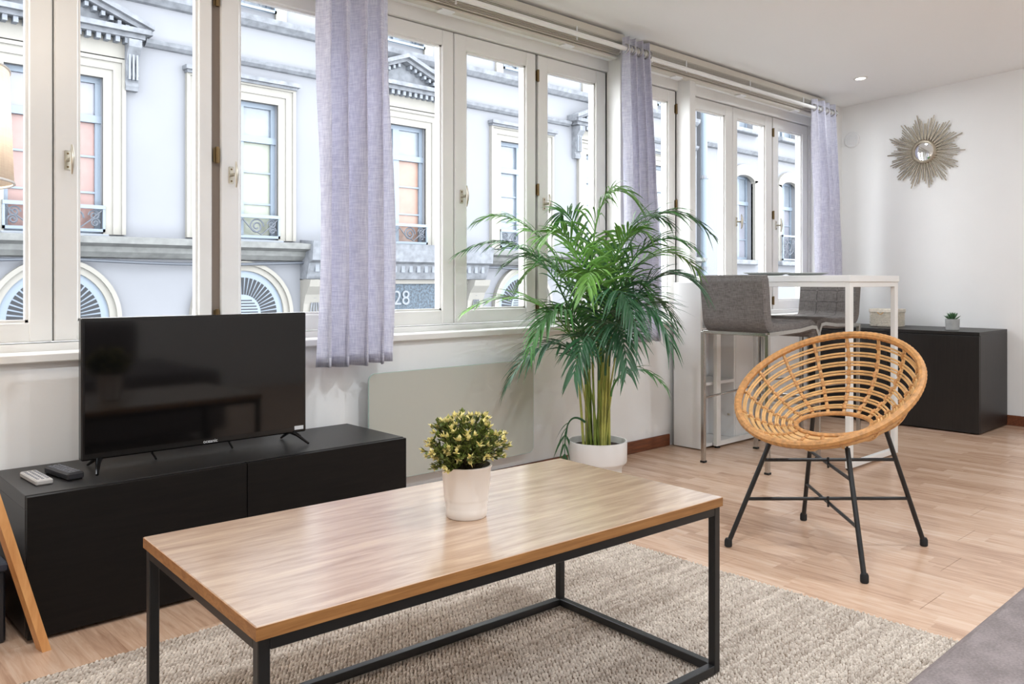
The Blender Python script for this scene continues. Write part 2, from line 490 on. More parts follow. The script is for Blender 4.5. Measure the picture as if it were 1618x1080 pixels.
# dark rebates that show in the joints between casements
hinge_me = None
def casement(idx, x0, x1, label, handle=False, hinges=None, stl=.07, strr=.07):
    w = thing('window_%d' % idx, label, None, ((x0+x1)/2, FY0, ZB), kind='structure')
    f = MB()
    f.box((x0+.0015, FY0, ZB), (x0+stl, FY1, ZT), .004)
    f.box((x1-strr, FY0, ZB), (x1-.0015, FY1, ZT), .004)
    f.box((x0+stl-.003, FY0+.002, ZB), (x1-strr+.003, FY1-.002, ZB+.063), .003)
    f.box((x0+stl-.003, FY0+.002, ZT-.07), (x1-strr+.003, FY1-.002, ZT), .003)
    f.build('casement_frame', M['winframe'], w)
    b = MB()
    gx0, gx1, gz0, gz1 = x0+stl, x1-strr, ZB+.063, ZT-.07
    q = .009
    b.box((gx0, FY0+.010, gz0), (gx0+q, FY0+.03, gz1)); b.box((gx1-q, FY0+.010, gz0), (gx1, FY0+.03, gz1))
    b.box((gx0, FY0+.010, gz0), (gx1, FY0+.03, gz0+q)); b.box((gx0, FY0+.010, gz1-q), (gx1, FY0+.03, gz1))
    b.build('glazing_bead', M['winframe'], w)
    MB().box((gx0, FY0+.036, gz0), (gx1, FY0+.040, gz1)).build('pane', M['glass'], w)
    MB().box((gx1-.004, FY0+.0305, gz0), (gx1-.0005, FY0+.0355, gz1)).build('gasket', M['gap'], w)
    MB().box((gx0, FY0+.0305, gz1-.004), (gx1-.005, FY0+.0355, gz1-.0005)).build('gasket', M['gap'], w)
    if handle:
        hx = x0+.040; hz = 1.35
        h = MB().box((hx-.010, FY0-.005, hz-.032), (hx+.010, FY0, hz+.032), .002).build('handle', M['nickel'], w)
        m = MB()
        m.tube([(hx, FY0-.005, hz), (hx, FY0-.034, hz)], .006, 10)
        m.tube([(hx+.004, FY0-.036, hz-.048), (hx+.004, FY0-.041, hz-.02), (hx+.004, FY0-.042, hz), (hx+.004, FY0-.041, hz+.02), (hx+.004, FY0-.036, hz+.048)],
               [.003, .0065, .008, .0065, .003], 10)
        m.build('lever', M['nickel'], h, smooth=True)
        m = MB()
        for dz in (-.022, .022): m.tube([(hx, FY0-.0065, hz+dz), (hx, FY0-.004, hz+dz)], .0035, 8)
        m.build('screw', M['brass'], h)
    for hx in (hinges or []):
        for hz in (.82, 1.42, 2.0):
            m = MB().tube([(hx, FY0-.006, hz-.03), (hx, FY0-.006, hz+.03)], .007, 10)
            m.box((hx-.012, FY0-.002, hz-.026), (hx+.012, FY0+.001, hz+.026))
            m.build('hinge', M['brass'], w)
    return w
casement(1, .20, .724, 'cream casement window cut off at the left edge, behind the lamp shade')
casement(2, .726, 1.253, 'wide cream casement window above the left half of the television', True, stl=.073, strr=.052)
casement(3, 1.283, 1.808, 'cream casement window just left of the front curtain', True, [1.268], stl=.075)
casement(4, 1.872, 2.397, 'cream casement window just right of the front curtain')
casement(5, 2.399, 2.932, 'cream casement window above the radiator, left of the palm tip', True, stl=.073)
casement(6, 2.946, 3.476, 'cream casement window directly behind the palm top', True, [2.939], strr=.083)
casement(7, 3.582, 4.124, 'narrow-looking casement window right beside the middle curtain', strr=.07, hinges=[4.122])
casement(8, 4.247, 4.756, 'first casement of the far window group, beside the slim pier', stl=.064, strr=.088)
casement(9, 4.758, 5.262, 'middle casement of the far window group', True, stl=.055, strr=.088)
casement(10, 5.272, 5.773, 'last casement of the far window group, beside the far curtain', True, [5.268], stl=.075, strr=.078)
jt = MB()
tag(MB().box((1.248, FY0+.012, ZB), (1.288, FY1-.001, ZT)).build('trim_6', M['gap_light']), 'brownish recessed joint with hinges above the television', kind='structure')
for a, b in ((.716, .735), (2.39, 2.41), (2.926, 2.952), (4.75, 4.766), (5.258, 5.277)):
    jt.box((a, FY0+.02, ZB), (b, FY1-.001, ZT))
tag(jt.build('trim_5', M['gap']), 'dark rebates in the joints between casements', kind='structure')

# ------------------------------------------------------------------ blinds drawn up above the windows
def blind(x0, x1, label):
    t = thing('venetian_blind', label, 'blind', ((x0+x1)/2, 2.86, 2.17), group='raised venetian blinds')
    yb0, yb1 = 2.815, 2.895
    MB().box((x0, yb0, 2.238), (x1, yb1, 2.278), .003).build('headrail', M['blind'], t)
    sl = MB().box((x0+.01, yb0+.03, -.0012), (x1-.01, yb1, .0012)).mesh('slat', M['blind'])
    for k in range(11):
        put('slat', sl, t, (0, -.0034*k+random.uniform(-.001, .001), 2.178+k*.0055))
    MB().box((x0+.006, yb0+.042, 2.158), (x1-.006, yb1+.002, 2.173), .003).build('bottom_rail', M['blind'], t)
    n = max(2, int((x1-x0)/.6))
    for k in range(n):
        xc = x0+(k+.5)*(x1-x0)/n
        m = MB().box((xc-.035, yb0+.036, 2.150), (xc+.035, yb1+.004, 2.1575), .002)
        m.build('clip', M['white_plastic'], t)
        MB().box((xc-.004, yb0-.012, 2.17), (xc+.004, yb0-.0095, 2.24)).build('tape', M['white_plastic'], t)
blind(.22, 1.80, 'raised cream blind above the windows left of the front curtain')
blind(1.88, 3.45, 'raised cream blind above the windows between front and middle curtains')
blind(3.65, 5.74, 'raised cream blind above the far window group')

# ------------------------------------------------------------------ curtain rods and curtains
def rod(x0, x1, z, label, bx):
    t = thing('curtain_rod', label, 'curtain rod', ((x0+x1)/2, 2.76, z), group='white curtain rods')
    MB().tube([(x0, 2.76, z), (x1, 2.76, z)], .0125, 14).build('pole', M['white_metal'], t, smooth=True)
    for x, d in ((x0, -1), (x1, 1)):
        MB().tube([(x, 2.76, z), (x+d*.012, 2.76, z), (x+d*.03, 2.76, z), (x+d*.035, 2.76, z)], [.015, .017, .017, .012], 14).build('finial', M['white_metal'], t, smooth=True)
    for x in bx:
        m = MB().tube([(x, 2.76, z-.013), (x, 2.78, z-.016), (x, 2.901, z+.012)], .006, 8)
        m.tube([(x, 2.896, z+.012), (x, 2.901, z+.012)], .02, 14)
        m.build('bracket', M['white_metal'], t)
rod(1.45, 3.53, 2.182, 'white curtain rod carrying the front and middle curtains', (1.84, 3.50))
rod(3.60, 5.76, 2.170, 'white curtain rod carrying the far curtain', (3.615, 5.775))

def curtain(x0, x1, zr, zb, folds, label, spread=1.0, lean=0.0, seed=1, top=.06):
    rnd = random.Random(seed)
    t = thing('curtain', label, 'curtain', ((x0+x1)/2, 2.76, zb), group='lilac grey eyelet curtains')
    ph = [rnd.uniform(-.5, .5) for _ in range(12)]
    am = [rnd.uniform(.7, 1.25) for _ in range(12)]
    def P(u, v):
        z = zb+(zr+top-zb)*v
        k = u*folds
        a = am[int(k) % 12]; b = ph[int(k) % 12]
        wv = math.sin(2*PI*k+.6*math.sin(PI*v*1.7)+b*(1-v)*.7)
        amp = (.026+.022*min(1, (1-v)*2.5))*a
        cx = (x0+x1)/2; hw = (x1-x0)/2*(1+(spread-1)*(1-v))
        x = cx+hw*(2*u-1)+.012*math.sin(4*PI*k+b)*(1-v*.5)+lean*(1-v)
        y = 2.76-amp*wv
        zz = z
        if v < .02: zz = zb+.004*math.sin(k*5)
        return (x, y, zz)
    m = MB().grid(P, folds*18, 40)
    me = m.mesh('fabric_panel', M['curtain'], smooth=True, recalc=False)
    o = put('fabric_panel', me, t)
    md = o.modifiers.new('thickness', 'SOLIDIFY'); md.thickness = .0022; md.offset = 0
    # stitched hem at the foot
    def Hm(u, v):
        p = P(u, .0+.012*v); q = P(u, .012*v+.001)
        return (p[0], p[1]-.0022, zb+.002+.036*v)
    hm = MB().grid(Hm, folds*18, 2)
    h = hm.build('hem', M['curtain'], t, smooth=True, recalc=False)
    md = h.modifiers.new('thickness', 'SOLIDIFY'); md.thickness = .001
    # eyelets where the cloth crosses the rod
    for k in range(folds*2):
        u = (k+.5)/(folds*2)
        x = x0+(x1-x0)*(k+.0)/(folds*2)+.012
        m = MB()
        m.tube([(x, 2.76+.023*math.cos(a*PI/8), zr+.023*math.sin(a*PI/8)) for a in range(16)], .0035, 6, closed=True)
        m.build('eyelet', M['chrome'], t, smooth=True)
curtain(1.575, 1.895, 2.182, .628, 4, 'lilac grey curtain hanging in front of the windows beside the television', 1.04, 0, 3)
curtain(3.375, 3.60, 2.182, .63, 4, 'lilac grey curtain behind the palm', 1.35, .045, 5)
curtain(5.44, 5.80, 2.170, .665, 4, 'lilac grey curtain in the far corner by the end wall', 1.12, .06, 8)

# ------------------------------------------------------------------ recessed ceiling lights
dl_frame = MB().lathe([(.030, .004), (.030, -.001), (.034, -.005), (.044, -.004), (.046, .001)], n=28, cap0=False).mesh('bezel', M['white_metal'], smooth=True)
dl_lens = MB().lathe([(.0001, .0), (.030, .0)], n=28, cap0=False).mesh('lens', emit('lamp_glow', (1, .95, .88, 1), 12.0))
def downlight(x, y, label, power):
    t = thing('ceiling_downlight', label, 'ceiling light', (x, y, ceil_z(y)), group='recessed ceiling downlights')
    t.rotation_euler = (-math.atan(.058), 0, 0)
    put('bezel', dl_frame, t, world=False); put('lens', dl_lens, t, (0, 0, -.001), world=False)
    L = bpy.data.lights.new('downlight_lamp', 'AREA'); L.shape = 'DISK'; L.size = .10
    L.energy = power; L.color = (.85, .93, 1.0)
    o = bpy.data.objects.new('downlight_lamp', L); COL.objects.link(o); o.parent = t; o.location = (0, 0, -.012)
downlight(5.446, 2.427, 'small round lit downlight in the ceiling near the end wall', DOWNLIGHT_W*.2)
for x in (.1, 1.7, 3.3, 4.9):  # out-of-view downlights, added as fill light for the room
    for y in (.75, -.85):
        downlight(x, y, 'added unseen fill downlight %s, %s' % ({.1: 'over the left end of the room', 1.7: 'over the sofa', 3.3: 'over the middle of the room', 4.9: 'towards the end wall'}[x], 'row nearer the windows' if y > 0 else 'row nearer the back wall'), DOWNLIGHT_W*{.1: 1.2, 1.7: 1.2, 3.3: .85, 4.9: .3}[x])

# round wall vent high in the corner
t = thing('wall_vent', 'small round white vent high on the end wall beside the far curtain', 'vent', (XR, 2.80, 2.03))
def xl(prof, n=28):   # lathe about the -X axis
    m = MB(); vs = []; 
    for (r, d) in prof:
        for k in range(n):
            a = 2*PI*k/n; vs.append((XR-d, 2.80+r*math.cos(a), 2.03+r*math.sin(a)))
    fs = [(i*n+k, i*n+(k+1) % n, (i+1)*n+(k+1) % n, (i+1)*n+k) for i in range(len(prof)-1) for k in range(n)]
    return m.add(vs, fs)
xl([(.060, 0), (.060, .008), (.052, .016), (.044, .016), (.042, .010), (.0001, .010)]).build('rim', M['white_plastic'], t, smooth=True)
for k in range(5):
    z = 2.03-.03+k*.015; hw = math.sqrt(max(.0001, .042**2-(z-2.03)**2))
    MB().box((XR-.0145, 2.80-hw, z-.003), (XR-.009, 2.80+hw, z+.003)).build('louvre', M['white_plastic'], t)

# radiator
t = thing('glass_radiator', 'low white glass panel radiator on the wall behind the coffee table', 'radiator', (2.28, 2.80, .14))
def rrect(x0, x1, z0, z1, r, n=6):
    p = []
    for (cx, cz, a0) in ((x1-r, z1-r, 0), (x0+r, z1-r, PI/2), (x0+r, z0+r, PI), (x1-r, z0+r, 1.5*PI)):
        for i in range(n+1):
            a = a0+PI/2*i/n; p.append((cx+r*math.cos(a), cz+r*math.sin(a)))
    return p
MB().prism(rrect(1.821, 2.742, .141, .579, .028), 2.797, 2.8045, 1).build('glass_panel', M['rad_glass'], t, smooth=30)
MB().prism(rrect(1.8185, 2.7445, .1385, .5815, .030), 2.7975, 2.8035, 1).build('glass_edge', M['rad_edge'], t, smooth=30)
MB().box((1.90, 2.812, .20), (2.66, 2.855, .53), .004).build('heater_body', M['white_metal'], t)
for x in (2.0, 2.56):
    MB().box((x-.02, 2.8045, .24), (x+.02, 2.88, .28)).build('wall_bracket', M['white_metal'], t)
# ================================================================== across the street
YF = 12.0
tag(MB().box((-12, 3.1, -4.3), (45, 40, -4.1)).build('street', M['asphalt']), 'street surface far below the windows', kind='structure')

def holed_wall(x0, x1, z0, z1, holes, y, depth, name, mat, parent):
    xs = sorted({x0, x1, *[h[0] for h in holes], *[h[1] for h in holes]})
    zs = sorted({z0, z1, *[h[2] for h in holes], *[h[3] for h in holes]})
    m = MB()
    def inh(cx, cz): return any(h[0] < cx < h[1] and h[2] < cz < h[3] for h in holes)
    for i in range(len(xs)-1):
        for j in range(len(zs)-1):
            if not inh((xs[i]+xs[i+1])/2, (zs[j]+zs[j+1])/2):
                m.add([(xs[i], y, zs[j]), (xs[i+1], y, zs[j]), (xs[i+1], y, zs[j+1]), (xs[i], y, zs[j+1])], [(0, 1, 2, 3)])
    for (a, b, c, d) in holes:
        for p, q in (((a, c), (a, d)), ((a, d), (b, d)), ((b, d), (b, c)), ((b, c), (a, c))):
            m.add([(p[0], y, p[1]), (q[0], y, q[1]), (q[0], y+depth, q[1]), (p[0], y+depth, p[1])], [(0, 1, 2, 3)])
    # thickness behind
    m.add([(x0, y+.6, z0), (x1, y+.6, z0), (x1, y+.6, z1), (x0, y+.6, z1)], [(0, 1, 2, 3)])
    m.add([(x0, y, z1), (x1, y, z1), (x1, y+.6, z1), (x0, y+.6, z1)], [(0, 1, 2, 3)])
    m.add([(x0, y, z0), (x0, y, z1), (x0, y+.6, z1), (x0, y+.6, z0)], [(0, 1, 2, 3)])
    m.add([(x1, y, z0), (x1, y, z1), (x1, y+.6, z1), (x1, y+.6, z0)], [(0, 1, 2, 3)])
    return m.build(name, mat, parent, recalc=False)

def profile_x(parent, name, prof, x0, x1, mat):
    """moulding: (y offset towards viewer, z) outline swept along X"""
    return MB().prism([(YF-a, z) for a, z in prof], x0, x1, axis=0).build(name, mat, parent)

B = thing('townhouse', 'pale classical townhouse with pedimented windows across the street', 'building', (9, YF, -4.1))
WIN = [(2.943, True, ('pane_lilac', 'pane_red')), (5.52, False, ('pane_grey', 'pane_green')), (8.42, True, ('pane_grey', 'pane_orange')),
       (11.43, False, ('pane_grey', 'pane_grey')), (13.94, True, ('pane_grey', 'pane_grey')), (16.4, False, ('pane_grey', 'pane_grey')), (.2, False, ('pane_grey', 'pane_green')), (-2.6, True, ('pane_grey', 'pane_grey'))]
HW, ZS, ZTOP = .588, 1.60, 3.735
holes = [(c-HW, c+HW, ZS, ZTOP) for c, _, _ in WIN]
UP0 = 5.16
holes += [(c-.52, c+.52, UP0, 7.2) for c, _, _ in WIN]
holed_wall(-5, 17.55, -4.1, 7.7, holes, YF, .22, 'wall', M['stucco'], B)

def joinery(parent, c, z0, z1, hw, mats, y, zt=None, bars=2, mid=True):
    f = MB()
    zt = zt or z0+(z1-z0)*.68
    f.box((c-hw, y-.03, z0+.081), (c-hw+.07, y+.05, z1-.071)); f.box((c+hw-.07, y-.03, z0+.081), (c+hw, y+.05, z1-.071))
    f.box((c-hw, y-.03, z1-.07), (c+hw, y+.05, z1)); f.box((c-hw, y-.03, z0), (c+hw, y+.05, z0+.08))
    f.box((c-hw, y-.06, zt-.05), (c+hw, y+.05, zt+.05))
    f.box((c-.065, y-.04, z0+.081), (c+.065, y+.045, z1-.071))
    for s in (-1, 1):
        for k in range(bars):
            z = z0+.08+(zt-z0-.1)*(k+1)/(bars+1)
            xa, xb = sorted((c+s*.06, c+s*(hw-.06)))
            f.box((xa, y-.02, z-.014), (xb, y+.03, z+.014))
    w = f.build('window', M['blue_paint'], parent)
    for s in (-1, 1):
        xa, xb = sorted((c+s*.06, c+s*(hw-.06)))
        MB().box((xa, y+.012, zt+.04), (xb, y+.022, z1-.06)).build('pane', M[mats[0]], w)
        MB().box((xa, y+.012, z0+.07), (xb, y+.022, zt-.04)).build('pane', M[mats[1]], w)
    return w

def scroll_pts(cx, y, cz, r, turns, d=1, n=26):
    return [(cx+d*r*(1-.8*i/n)*math.cos(turns*2*PI*i/n), y, cz+r*(1-.8*i/n)*math.sin(turns*2*PI*i/n)) for i in range(n+1)]

def railing(parent, c, hw, z0, z1, y, rails=True):
    m = MB()
    m.box((c-hw, y-.03, z1-.05), (c+hw, y+.03, z1)); m.box((c-hw, y-.02, z0), (c+hw, y+.02, z0+.04))
    m.box((c-hw, y-.02, z0), (c-hw+.03, y+.02, z1)); m.box((c+hw-.03, y-.02, z0), (c+hw, y+.02, z1))
    r = m.build('balcony_rail', M['blue_paint'], parent)
    k = MB(); h = (z1-z0-.09)/2; zc = (z0+z1)/2
    for s in (-1, 1):
        k.tube(scroll_pts(c+s*hw*.36, y, zc, h*.92, 1.9, s), .014, 5)
        k.tube(scroll_pts(c+s*hw*.78, y, zc+h*.3, h*.55, 1.6, -s), .012, 5)
        k.tube(scroll_pts(c+s*hw*.80, y, zc-h*.45, h*.45, 1.6, s), .012, 5)
        k.tube([(c, y, zc+h*.8), (c+s*hw*.2, y, zc-h*.2), (c+s*hw*.5, y, zc-h*.9), (c+s*hw*.72, y, zc-h*.1), (c+s*hw*.95, y, zc+h*.9)], .011, 5)
    k.build('scrollwork', M['iron'], r)
    return r

for (c, ped, mats) in WIN:
    joinery(B, c, ZS, ZTOP, HW, mats, YF+.12, zt=3.17)
    railing(B, c, HW+.02, ZS+.03, 1.99, YF-.03)
    # stone surround, three stepped bands
    for k, (w0, w1, d) in enumerate(((0, .12, .03), (.12, .23, .05), (.23, .28, .075))):
        m = MB()
        m.box((c-HW-w1, YF-d, ZS-.0), (c-HW-w0, YF+.02, ZTOP+w1)); m.box((c+HW+w0, YF-d, ZS-.0), (c+HW+w1, YF+.02, ZTOP+w1))
        m.box((c-HW-w0, YF-d, ZTOP+w0), (c+HW+w0, YF+.02, ZTOP+w1))
        m.build('window_surround', M['stone'], B)
    MB().box((c-HW-.05, YF-.12, ZS-.07), (c+HW+.05, YF+.1, ZS), .01).build('window_sill', M['slat_white'], B)
    if ped:
        hw, zb, zt = 1.13, 4.30, 4.87
        m = MB()
        m.box((c-hw, YF-.30, zb+.06), (c+hw, YF+.02, zb+.13)); m.box((c-hw+.05, YF-.22, zb), (c+hw-.05, YF+.02, zb+.06))
        for s in (-1, 1):       # raking mouldings
            a = (c+s*(hw+.04), zb+.13); b_ = (c, zt)
            for (o0, o1, d) in ((0, .07, .33), (-.06, 0, .25)):
                poly = [(a[0], a[1]+o0), (b_[0], b_[1]+o0), (b_[0], b_[1]+o1), (a[0], a[1]+o1)]
                m.prism(poly, YF-d, YF+.02, axis=1)
        m.prism([(c-hw, zb+.13), (c+hw, zb+.13), (c, zt)], YF-.08, YF+.02, axis=1)
        pd = m.build('pediment', M['stone_grey'], B)
        dm = MB().box((-.028, -.19, -.075), (.028, .02, 0)).mesh('dentil', M['slat_white'])
        n = 17
        for k in range(n):
            put('dentil', dm, pd, (c-hw+.16+k*(2*hw-.32)/(n-1), YF, zb))
        dm2 = MB().box((-.024, -.17, -.06), (.024, .0, 0)).mesh('dentil', M['slat_white'])
        for s in (-1, 1):
            for k in range(9):
                q = (k+1.3)/10.5
                put('dentil', dm2, pd, (c+s*hw*(1-q)*.96, YF-.04, zb+.13+(zt-zb-.13)*q-.06))
        MB().box((c-hw+.12, YF-.06, ZTOP+.30), (c+hw-.12, YF+.02, zb-.0)).build('frieze', M['stone'], B)
        for s in (-1, 1):       # scrolled consoles
            x = c+s*(hw-.19)
            pr = [(YF+.01, 3.60), (YF-.10, 3.60), (YF-.12, 3.66), (YF-.09, 3.72), (YF-.13, 3.80), (YF-.11, 3.95), (YF-.16, 4.08), (YF-.24, 4.18), (YF-.25, 4.28), (YF+.01, 4.30)]
            cn = MB().prism(pr, x-.085, x+.085, axis=0).build('console', M['stone_grey'], B)
            for dx in (-.05, 0, .05):
                MB().box((x+dx-.012, YF-.165, 3.74), (x+dx+.012, YF-.10, 4.10)).build('flute', M['slat_white'], cn)
    else:
        m = MB().box((c-HW-.32, YF-.16, ZTOP+.30), (c+HW+.32, YF+.02, ZTOP+.36)); m.box((c-HW-.29, YF-.11, ZTOP+.26), (c+HW+.29, YF+.02, ZTOP+.30))
        m.build('hood_mould', M['stone_grey'], B)
    # floor above
    joinery(B, c, UP0, 7.2, .52, ('pane_grey', 'pane_grey'), YF+.12)
    railing(B, c, .54, UP0+.0, UP0+.62, YF-.05)
    m = MB().box((c-.72, YF-.05, UP0-.1), (c-.54, YF+.02, 7.3)); m.box((c+.54, YF-.05, UP0-.1), (c+.72, YF+.02, 7.3))
    m.build('window_surround', M['stone'], B)
# string courses
profile_x(B, 'string_course', [(-.02, 4.86), (.06, 4.88), (.14, 4.95), (.16, 5.03), (.05, 5.06), (-.02, 5.07)], -5, 17.5, M['stone_grey'])
# lower string runs only between the pediments
peds = sorted(c for c, p, _ in WIN if p)
edges = [-5]+[e for c in peds for e in (c-1.13, c+1.13)]+[17.5]
for k in range(0, len(edges)-1, 2):
    profile_x(B, 'string_course', [(-.02, 4.26), (.05, 4.27), (.10, 4.31), (.12, 4.36), (.03, 4.39), (-.02, 4.39)], edges[k], edges[k+1], M['stone_grey'])
# ledge over the ground floor
profile_x(B, 'ledge', [(-.02, 1.27), (.07, 1.29), (.16, 1.36), (.18, 1.43), (.34, 1.47), (.36, 1.55), (-.02, 1.585)], -5, 17.5, M['ledge'])
MB().tube([(x*.5-4, YF-.12-.02*math.sin(x*1.7), 1.26-.05*abs(math.sin(x*.45))) for x in range(0, 42)], .022, 6).build('cable', M['iron'], B, smooth=True)
# ground floor arches with louvred fanlights
def half_ring(m, c, z, r0, r1, y0, y1, n=28):
    vs = []
    for i in range(n+1):
        a = PI*i/n
        for r in (r0, r1):
            for y in (y0, y1): vs.append((c+r*math.cos(a), y, z+r*math.sin(a)))
    fs = []
    for i in range(n):
        o = i*4; p = o+4
        fs += [(o, o+2, p+2, p), (o+1, p+1, p+3, o+3), (o+2, o+3, p+3, p+2), (o, p, p+1, o+1)]
    m.add(vs, fs)
ZA = .46
for c in (2.943, 5.52, 11.43, 13.94, .2, 16.4):
    m = MB(); half_ring(m, c, ZA, .665, .75, YF-.06, YF+.02); half_ring(m, c, ZA, .75, .81, YF-.10, YF+.02)
    for s in (-1, 1):
        xa, xb = sorted((c+s*.665, c+s*.81)); m.box((xa, YF-.06, -4.1), (xb, YF+.02, ZA))
    m.build('arch_moulding', M['stone'], B)
    m = MB(); half_ring(m, c, ZA, .0, .665, YF-.02, YF+.03)
    m.box((c-.665, YF-.02, -2.6), (c+.665, YF+.03, ZA))
    fl_ = m.build('fanlight', M['blue_paint'], B)
    sm = MB().prism([(.30, -.013), (.56, -.024), (.56, .024), (.30, .013)], YF-.026, YF-.018, axis=1).mesh('louvre_slot', M['louvre_dark'])
    n = 25
    for k in range(n):
        a = PI*(k+.5)/n
        o = put('louvre_slot', sm, fl_)
        o.location = (c, 0, ZA); o.rotation_euler = (0, -a, 0)
    for k in range(5):
        z = ZA+.02+k*.045; hw = math.sqrt(max(.001, .25**2-(z-ZA)**2))
        MB().box((c-hw, YF-.026, z), (c+hw, YF-.018, z+.016)).build('louvre_slot', M['louvre_dark'], fl_)
# shop front between scrolled brackets
sx0, sx1 = 6.95, 9.85
profile_x(B, 'shop_cornice', [(-.02, .98), (.20, 1.0), (.24, 1.10), (.30, 1.26), (.40, 1.30), (.42, 1.50), (.44, 1.60), (-.02, 1.63)], sx0-.45, sx1+.45, M['stone_grey'])
sc = B.children[-1]
dm = MB().box((-.035, -.29, 0), (.035, 0, .13)).mesh('dentil', M['slat_white'])
for k in range(22): put('dentil', dm, sc, (sx0-.3+k*(sx1-sx0+.6)/21, YF, 1.12))
MB().box((sx0-.1, YF-.12, .92), (sx1+.1, YF+.02, .99)).build('fascia_trim', M['stone'], B)
sg = MB().box((sx0, YF-.08, .36), (sx1, YF+.02, .92)).build('shop_sign', M['sign'], B)
tm = text_mesh('28', .36, .01, M['slat_white'])
put('lettering', tm, sg, (8.42, YF-.092, .66), (PI/2, 0, 0))
tag(sg.children[-1], 'white number 28 on the sign')
MB().box((sx0, YF-.06, -4.1), (sx1, YF+.02, .36)).build('shop_front', M['stone'], B)
for x in (sx0-.26, sx1+.26):
    pr = [(YF+.01, .30), (YF-.10, .30), (YF-.13, .38), (YF-.10, .46), (YF-.12, .60), (YF-.18, .75), (YF-.30, .88), (YF-.34, .99), (YF+.01, 1.0)]
    cn = MB().prism(pr, x-.19, x+.19, axis=0).build('console', M['stone'], B)
    k = MB(); k.tube([(p[0]-.03*0, YF-.145-.0*i, p[2]) for i, p in enumerate(scroll_pts(x, YF-.15, .78, .13, 1.7))], .016, 5)
    for dx in (-.09, -.03, .03, .09): k.tube([(x+dx, YF-.14, .40), (x+dx*.6, YF-.14, .62)], .014, 5)
    k.build('scrollwork', M['stone_grey'], cn)

# second building further along
B2 = thing('apartment_house', 'plain pale house with arched windows further along the street', 'building', (22, YF, -4.1))
W2 = [(19.8, .5), (22.25, .5), (24.7, .5), (27.2, .5)]
h2 = [(c-w, c+w, 1.55, 3.85) for c, w in W2]+[(c-w, c+w, 5.1, 7.0) for c, w in W2]
holed_wall(17.85, 34, -4.1, 7.7, h2, YF+.05, .3, 'wall', M['stucco'], B2)
for c, w in W2:
    joinery(B2, c, 1.55, 3.85, w, ('pane_grey', 'pane_lilac'), YF+.25)
    joinery(B2, c, 5.1, 7.0, w, ('pane_grey', 'pane_grey'), YF+.25)
    m = MB()      # segmental arch head
    pts = [(c-w-.18, 3.62)]+[(c+(w+.18)*math.cos(PI-PI*i/12), 3.72+.42*math.sin(PI*i/12)) for i in range(13)]+[(c+w+.18, 3.62), (c+w, 3.62)]+[(c+w*math.cos(PI*i/12), 3.66+.2*math.sin(PI*i/12)) for i in range(13)]+[(c-w, 3.62)]
    n = len(pts)
    for y in (YF-.02, YF+.06):
        pass
    outer = pts[1:14]; inner = list(reversed(pts[16:29]))
    for i in range(12):
        m.prism([outer[i], outer[i+1], inner[i+1], inner[i]], YF-.03, YF+.10, axis=1)
    for s in (-1, 1):
        xa, xb = sorted((c+s*w, c+s*(w+.18))); m.box((xa, YF-.03, 1.5), (xb, YF+.1, 3.74))
    m.build('window_surround', M['stone'], B2)
    MB().box((c-w-.2, YF-.16, 1.42), (c+w+.2, YF+.1, 1.55), .02).build('window_sill', M['stone_grey'], B2)
    MB().box((c-w-.2, YF-.16, 4.98), (c+w+.2, YF+.1, 5.1), .02).build('window_sill', M['stone_grey'], B2)
    if c > 22: railing(B2, c, w+.1, 1.58, 2.3, YF-.1)
MB().prism([(YF+.07, 4.42), (YF-.05, 4.44), (YF-.12, 4.52), (YF+.07, 4.56)], 17.9, 34, axis=0).build('string_course', M['stone_grey'], B2)
for x in (17.7, 23.9):
    t = MB().tube([(x, YF-.12, -4.1), (x, YF-.12, 7.6)], .085, 10).build('downpipe', M['pipe'], B if x < 18 else B2, smooth=True)
    for z in (-1, 1.3, 3.6, 5.9):
        MB().tube([(x, YF-.12, z-.04), (x, YF-.12, z+.04)], .105, 10).build('collar', M['stone_grey'], t)
# ================================================================== furniture
# ---- TV stand
TX0, TX1, TY0, TY1, TZ = .531, 1.742, 2.432, 2.835, .388
t = thing('tv_stand', 'long low black-brown TV cabinet with two doors', 'cabinet', ((TX0+TX1)/2, (TY0+TY1)/2, 0))
MB().box((TX0, TY0+.0195, TZ-.038), (TX1, TY1, TZ), .0015).build('top_panel', M['black_wood'], t)
MB().box((TX0, TY0+.02, .012), (TX0+.018, TY1, TZ-.038), .001).build('side_panel', M['black_wood_v'], t)
MB().box((TX1-.018, TY0+.02, .012), (TX1, TY1, TZ-.038), .001).build('side_panel', M['black_wood_v'], t)
MB().box((TX0+.018, TY0+.02, .012), (TX1-.018, TY1, .03), .001).build('bottom_panel', M['black_wood'], t)
MB().box((TX0+.018, TY1-.012, .03), (TX1-.018, TY1-.004, TZ-.038)).build('back_panel', M['black_wood'], t)
MB().box(((TX0+TX1)/2-.009, TY0+.021, .03), ((TX0+TX1)/2+.009, TY1-.013, TZ-.039)).build('divider', M['black_wood_v'], t)
xm = (TX0+TX1)/2
for a, b in ((TX0+.001, xm-.0015), (xm+.0015, TX1-.001)):
    d = MB().box((a, TY0, .012), (b, TY0+.018, TZ-.002), .0012).build('door', M['black_door'], t)
MB().lathe([(.0001, 0), (.0035, 0)], n=10, cap0=False)
for x in (TX0+.05, TX1-.05):
    for y in (TY0+.05, TY1-.05):
        MB().lathe([(.018, 0), (.018, .012)], (x, y, 0), 14, True, True).build('foot', M['rubber'], t)

